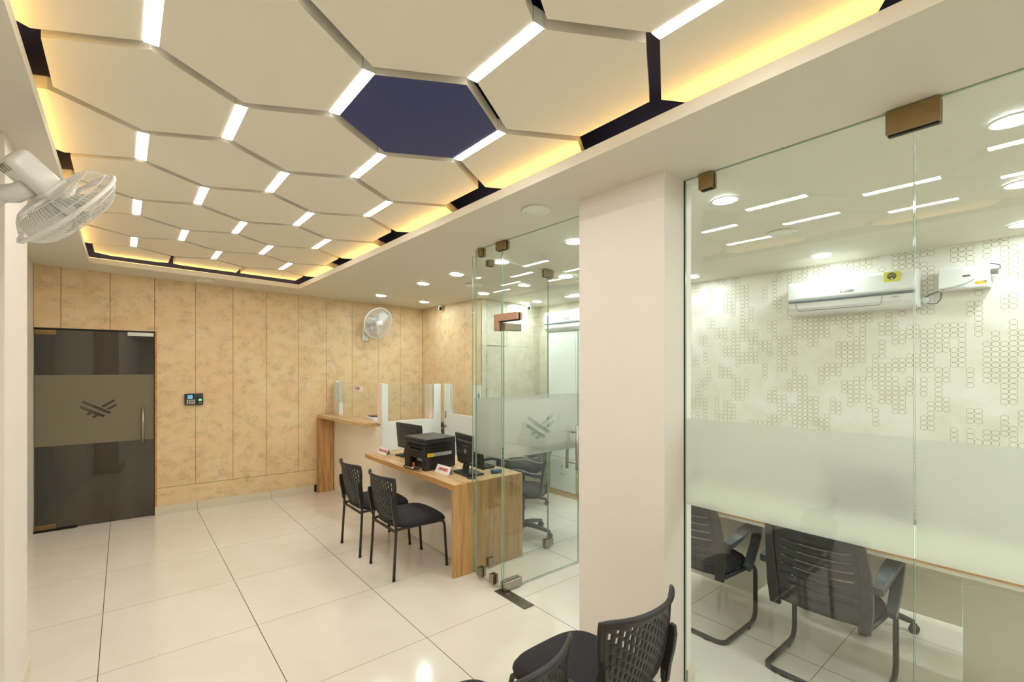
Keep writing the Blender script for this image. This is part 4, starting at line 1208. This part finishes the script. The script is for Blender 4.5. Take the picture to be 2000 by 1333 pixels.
# printer
t = root('printer', (2.42, -2.69, ZC), 'black laser printer standing on the service counter with its back outward', 'printer', rz=.06)
W2, D2 = .355, .345     # along y, along x
mb = MB()
mb.box(-.12, D2/2, -W2/2+.004, W2/2-.004, .006, .225)
mb.box(-D2/2, -.12, -W2/2+.004, -W2/2+.055, .0, .225); mb.box(-D2/2, -.12, W2/2-.10, W2/2-.004, .0, .205)
mb.box(-D2/2, -.12, -W2/2+.055, W2/2-.10, .105, .18)
o = mb.build('body', M['printer'], t); bevel(o, .005, 2)
mb = MB(); mb.box(-D2/2+.002, D2/2, -W2/2, W2/2, .228, .262); o = mb.build('scanner_unit', M['printer'], t); bevel(o, .006, 3)
mb = MB(); mb.rbox((0, 0, .276), (D2, W2, .026), .010, seg=4); mb.build('lid', M['dark_plastic'], t)
mb = MB(); mb.box(-D2/2+.012, -.10, -W2/2+.05, W2/2-.03, .190, .222); mb.build('output_slot', M['gasket'], t)
mb = MB()
for k in range(9): mb.box(-D2/2-.0008, -D2/2+.002, -W2/2+.07, W2/2-.13, .115+k*.006, .118+k*.006)
mb.build('vent_slots', M['gasket'], t)
mb = MB(); mb.box(-.1215, -.1205, -.055, .035, .066, .100); mb.build('rating_label', M['label_silver'], t, label='silver rating label')
mb = MB(); mb.box(-.135, .125, -W2/2-.0006, -W2/2+.004, .125, .155); mb.build('side_label', M['label_silver'], t, label='long silver label')
mb = MB(); mb.box(-.150, -.085, -W2/2-.0012, -W2/2+.003, .123, .157); mb.build('amber_label', M['amber'], t, label='amber end of the side label')
mb = MB()
for k, (a_, b_) in enumerate(((-.07, .06), (-.07, .10), (-.07, .02))): mb.box(a_, b_, -W2/2-.0012, -W2/2-.0004, .147-k*.008, .1495-k*.008)
mb.build('side_print', M['ink'], t)
t2 = root('power_cable', (2.24, -2.70, ZC), 'black power lead with orange and white plug behind the printer', 'cable')
mb = MB(); mb.tube([(2.232, -2.575, ZC+.02), (2.205, -2.565, ZC+.006), (2.19, -2.62, ZC+.005), (2.192, -2.70, ZC+.005), (2.20, -2.76, ZC+.010)], .0045, 8)
mb.tube([(2.20, -2.775, ZC+.02), (2.208, -2.80, ZC+.024), (2.216, -2.83, ZC+.026)], .011, 10); mb.build('lead', M['black'], t2, False)
mb = MB(); mb.rbox((2.200, -2.762, ZC+.022), (.022, .026, .02), .005); mb.build('white_plug', M['white_plastic'], t2, False)
mb = MB(); mb.rbox((2.215, -2.742, ZC+.050), (.016, .020, .034), .004); mb.build('orange_plug', M['orange'], t2, False)

def tent(loc, rz, txt, label, L):
    t = root('desk_sign', loc, label, 'sign', 'white tent signs on the service counter', rz=rz)
    mb = MB(); h = .066; wv = .028
    lean = .030
    pl = [(-.002, 0), (lean, h), (lean+.0022, h), (.0012, 0)]
    mb.prism(pl, lambda a, b, hh: (a, hh, b), -L/2, L/2)
    pl = [(lean, h), (lean+.0022, h), (.0625, .0), (.0600, .0)]
    mb.prism(pl, lambda a, b, hh: (a, hh, b), -L/2, L/2)
    mb.box(-.0, .064, -L/2, L/2, 0, .0015)
    mb.build('card', M['sign_white'], t)
    up = V(lean, 0, h).normalized()
    text_mesh('lettering', txt, .036, M['red'], t, frame(V(lean*.5-.003, 0, h*.5), (0, -1, 0), up), .0005, bold=.0010, shear=.15, sx=L/.235)
    return t
tent((2.338, -3.025, ZC), .05, 'DEPOSITS', 'white tent sign reading DEPOSITS on the service counter', .208)
tent((2.325, -1.85, ZC), .0, 'GOLD LOAN', 'white tent sign reading GOLD LOAN at the far end of the service counter', .205)

t = root('webcam', (2.443, -3.33, ZC), 'small black webcam on a round foot beside the glass', 'webcam')
mb = MB(); mb.lathe([(.0, .012), (.02, .011), (.040, .004), (.042, 0)], seg=24); mb.build('foot', M['black'], t)
mb = MB(); mb.tube([(0, 0, .01), (.004, 0, .05), (.002, .004, .10)], .0035, 8); mb.build('stem', M['black'], t)
mb = MB(); mb.rbox((.002, .004, .115), (.022, .04, .028), .009); mb.build('body', M['grey_plastic'], t)
t = root('computer_mouse', (2.735, -3.30, ZC), 'blue computer mouse beside the monitor foot', 'mouse')
mb = MB(); mb.rbox((0, 0, .017), (.10, .058, .034), .016, seg=4); mb.build('shell', M['blue'], t)
mb = MB(); mb.tube([(.048, .0, .008), (.07, .01, .004), (.10, .035, .004), (.13, .05, .004)], .0022, 6); mb.build('cable', M['black'], t)
t = root('keyboard', (2.80, -2.93, ZC), 'black keyboard on the staff side of the service counter', 'keyboard')
mb = MB(); mb.rbox((0, 0, .012), (.13, .40, .018), .005); mb.build('body', M['black'], t)
mb = MB()
for i in range(5):
    for j in range(15): mb.rbox((-.045+i*.022, -.175+j*.025, .0235), (.016, .019, .006), .002, seg=1)
o = mb.build('keys', M['dark_plastic'], t)
t = root('teller_desk', (2.75, -1.0, 0), 'oak teller desk hidden behind the cash counter screen', 'desk')
mb = MB(); mb.box(2.41, 2.85, -1.70, -.26, .72, .75); mb.build('desktop', M['wood_y'], t, False)
mb = MB(); mb.box(2.80, 2.82, -1.70, -.26, 0, .72); mb.build('end_panel', M['white'], t, False)
t = root('counting_machine', (2.62, -1.05, .75), 'white machine top just showing over the cash counter behind the teller screen', 'machine')
mb = MB(); mb.rbox((2.62, -1.05, .905), (.16, .22, .31), .02); mb.build('body', M['white_plastic'], t, False)
mb = MB(); mb.rbox((2.62, -1.05, 1.066), (.12, .18, .014), .005); mb.build('tray', M['grey_plastic'], t, False)
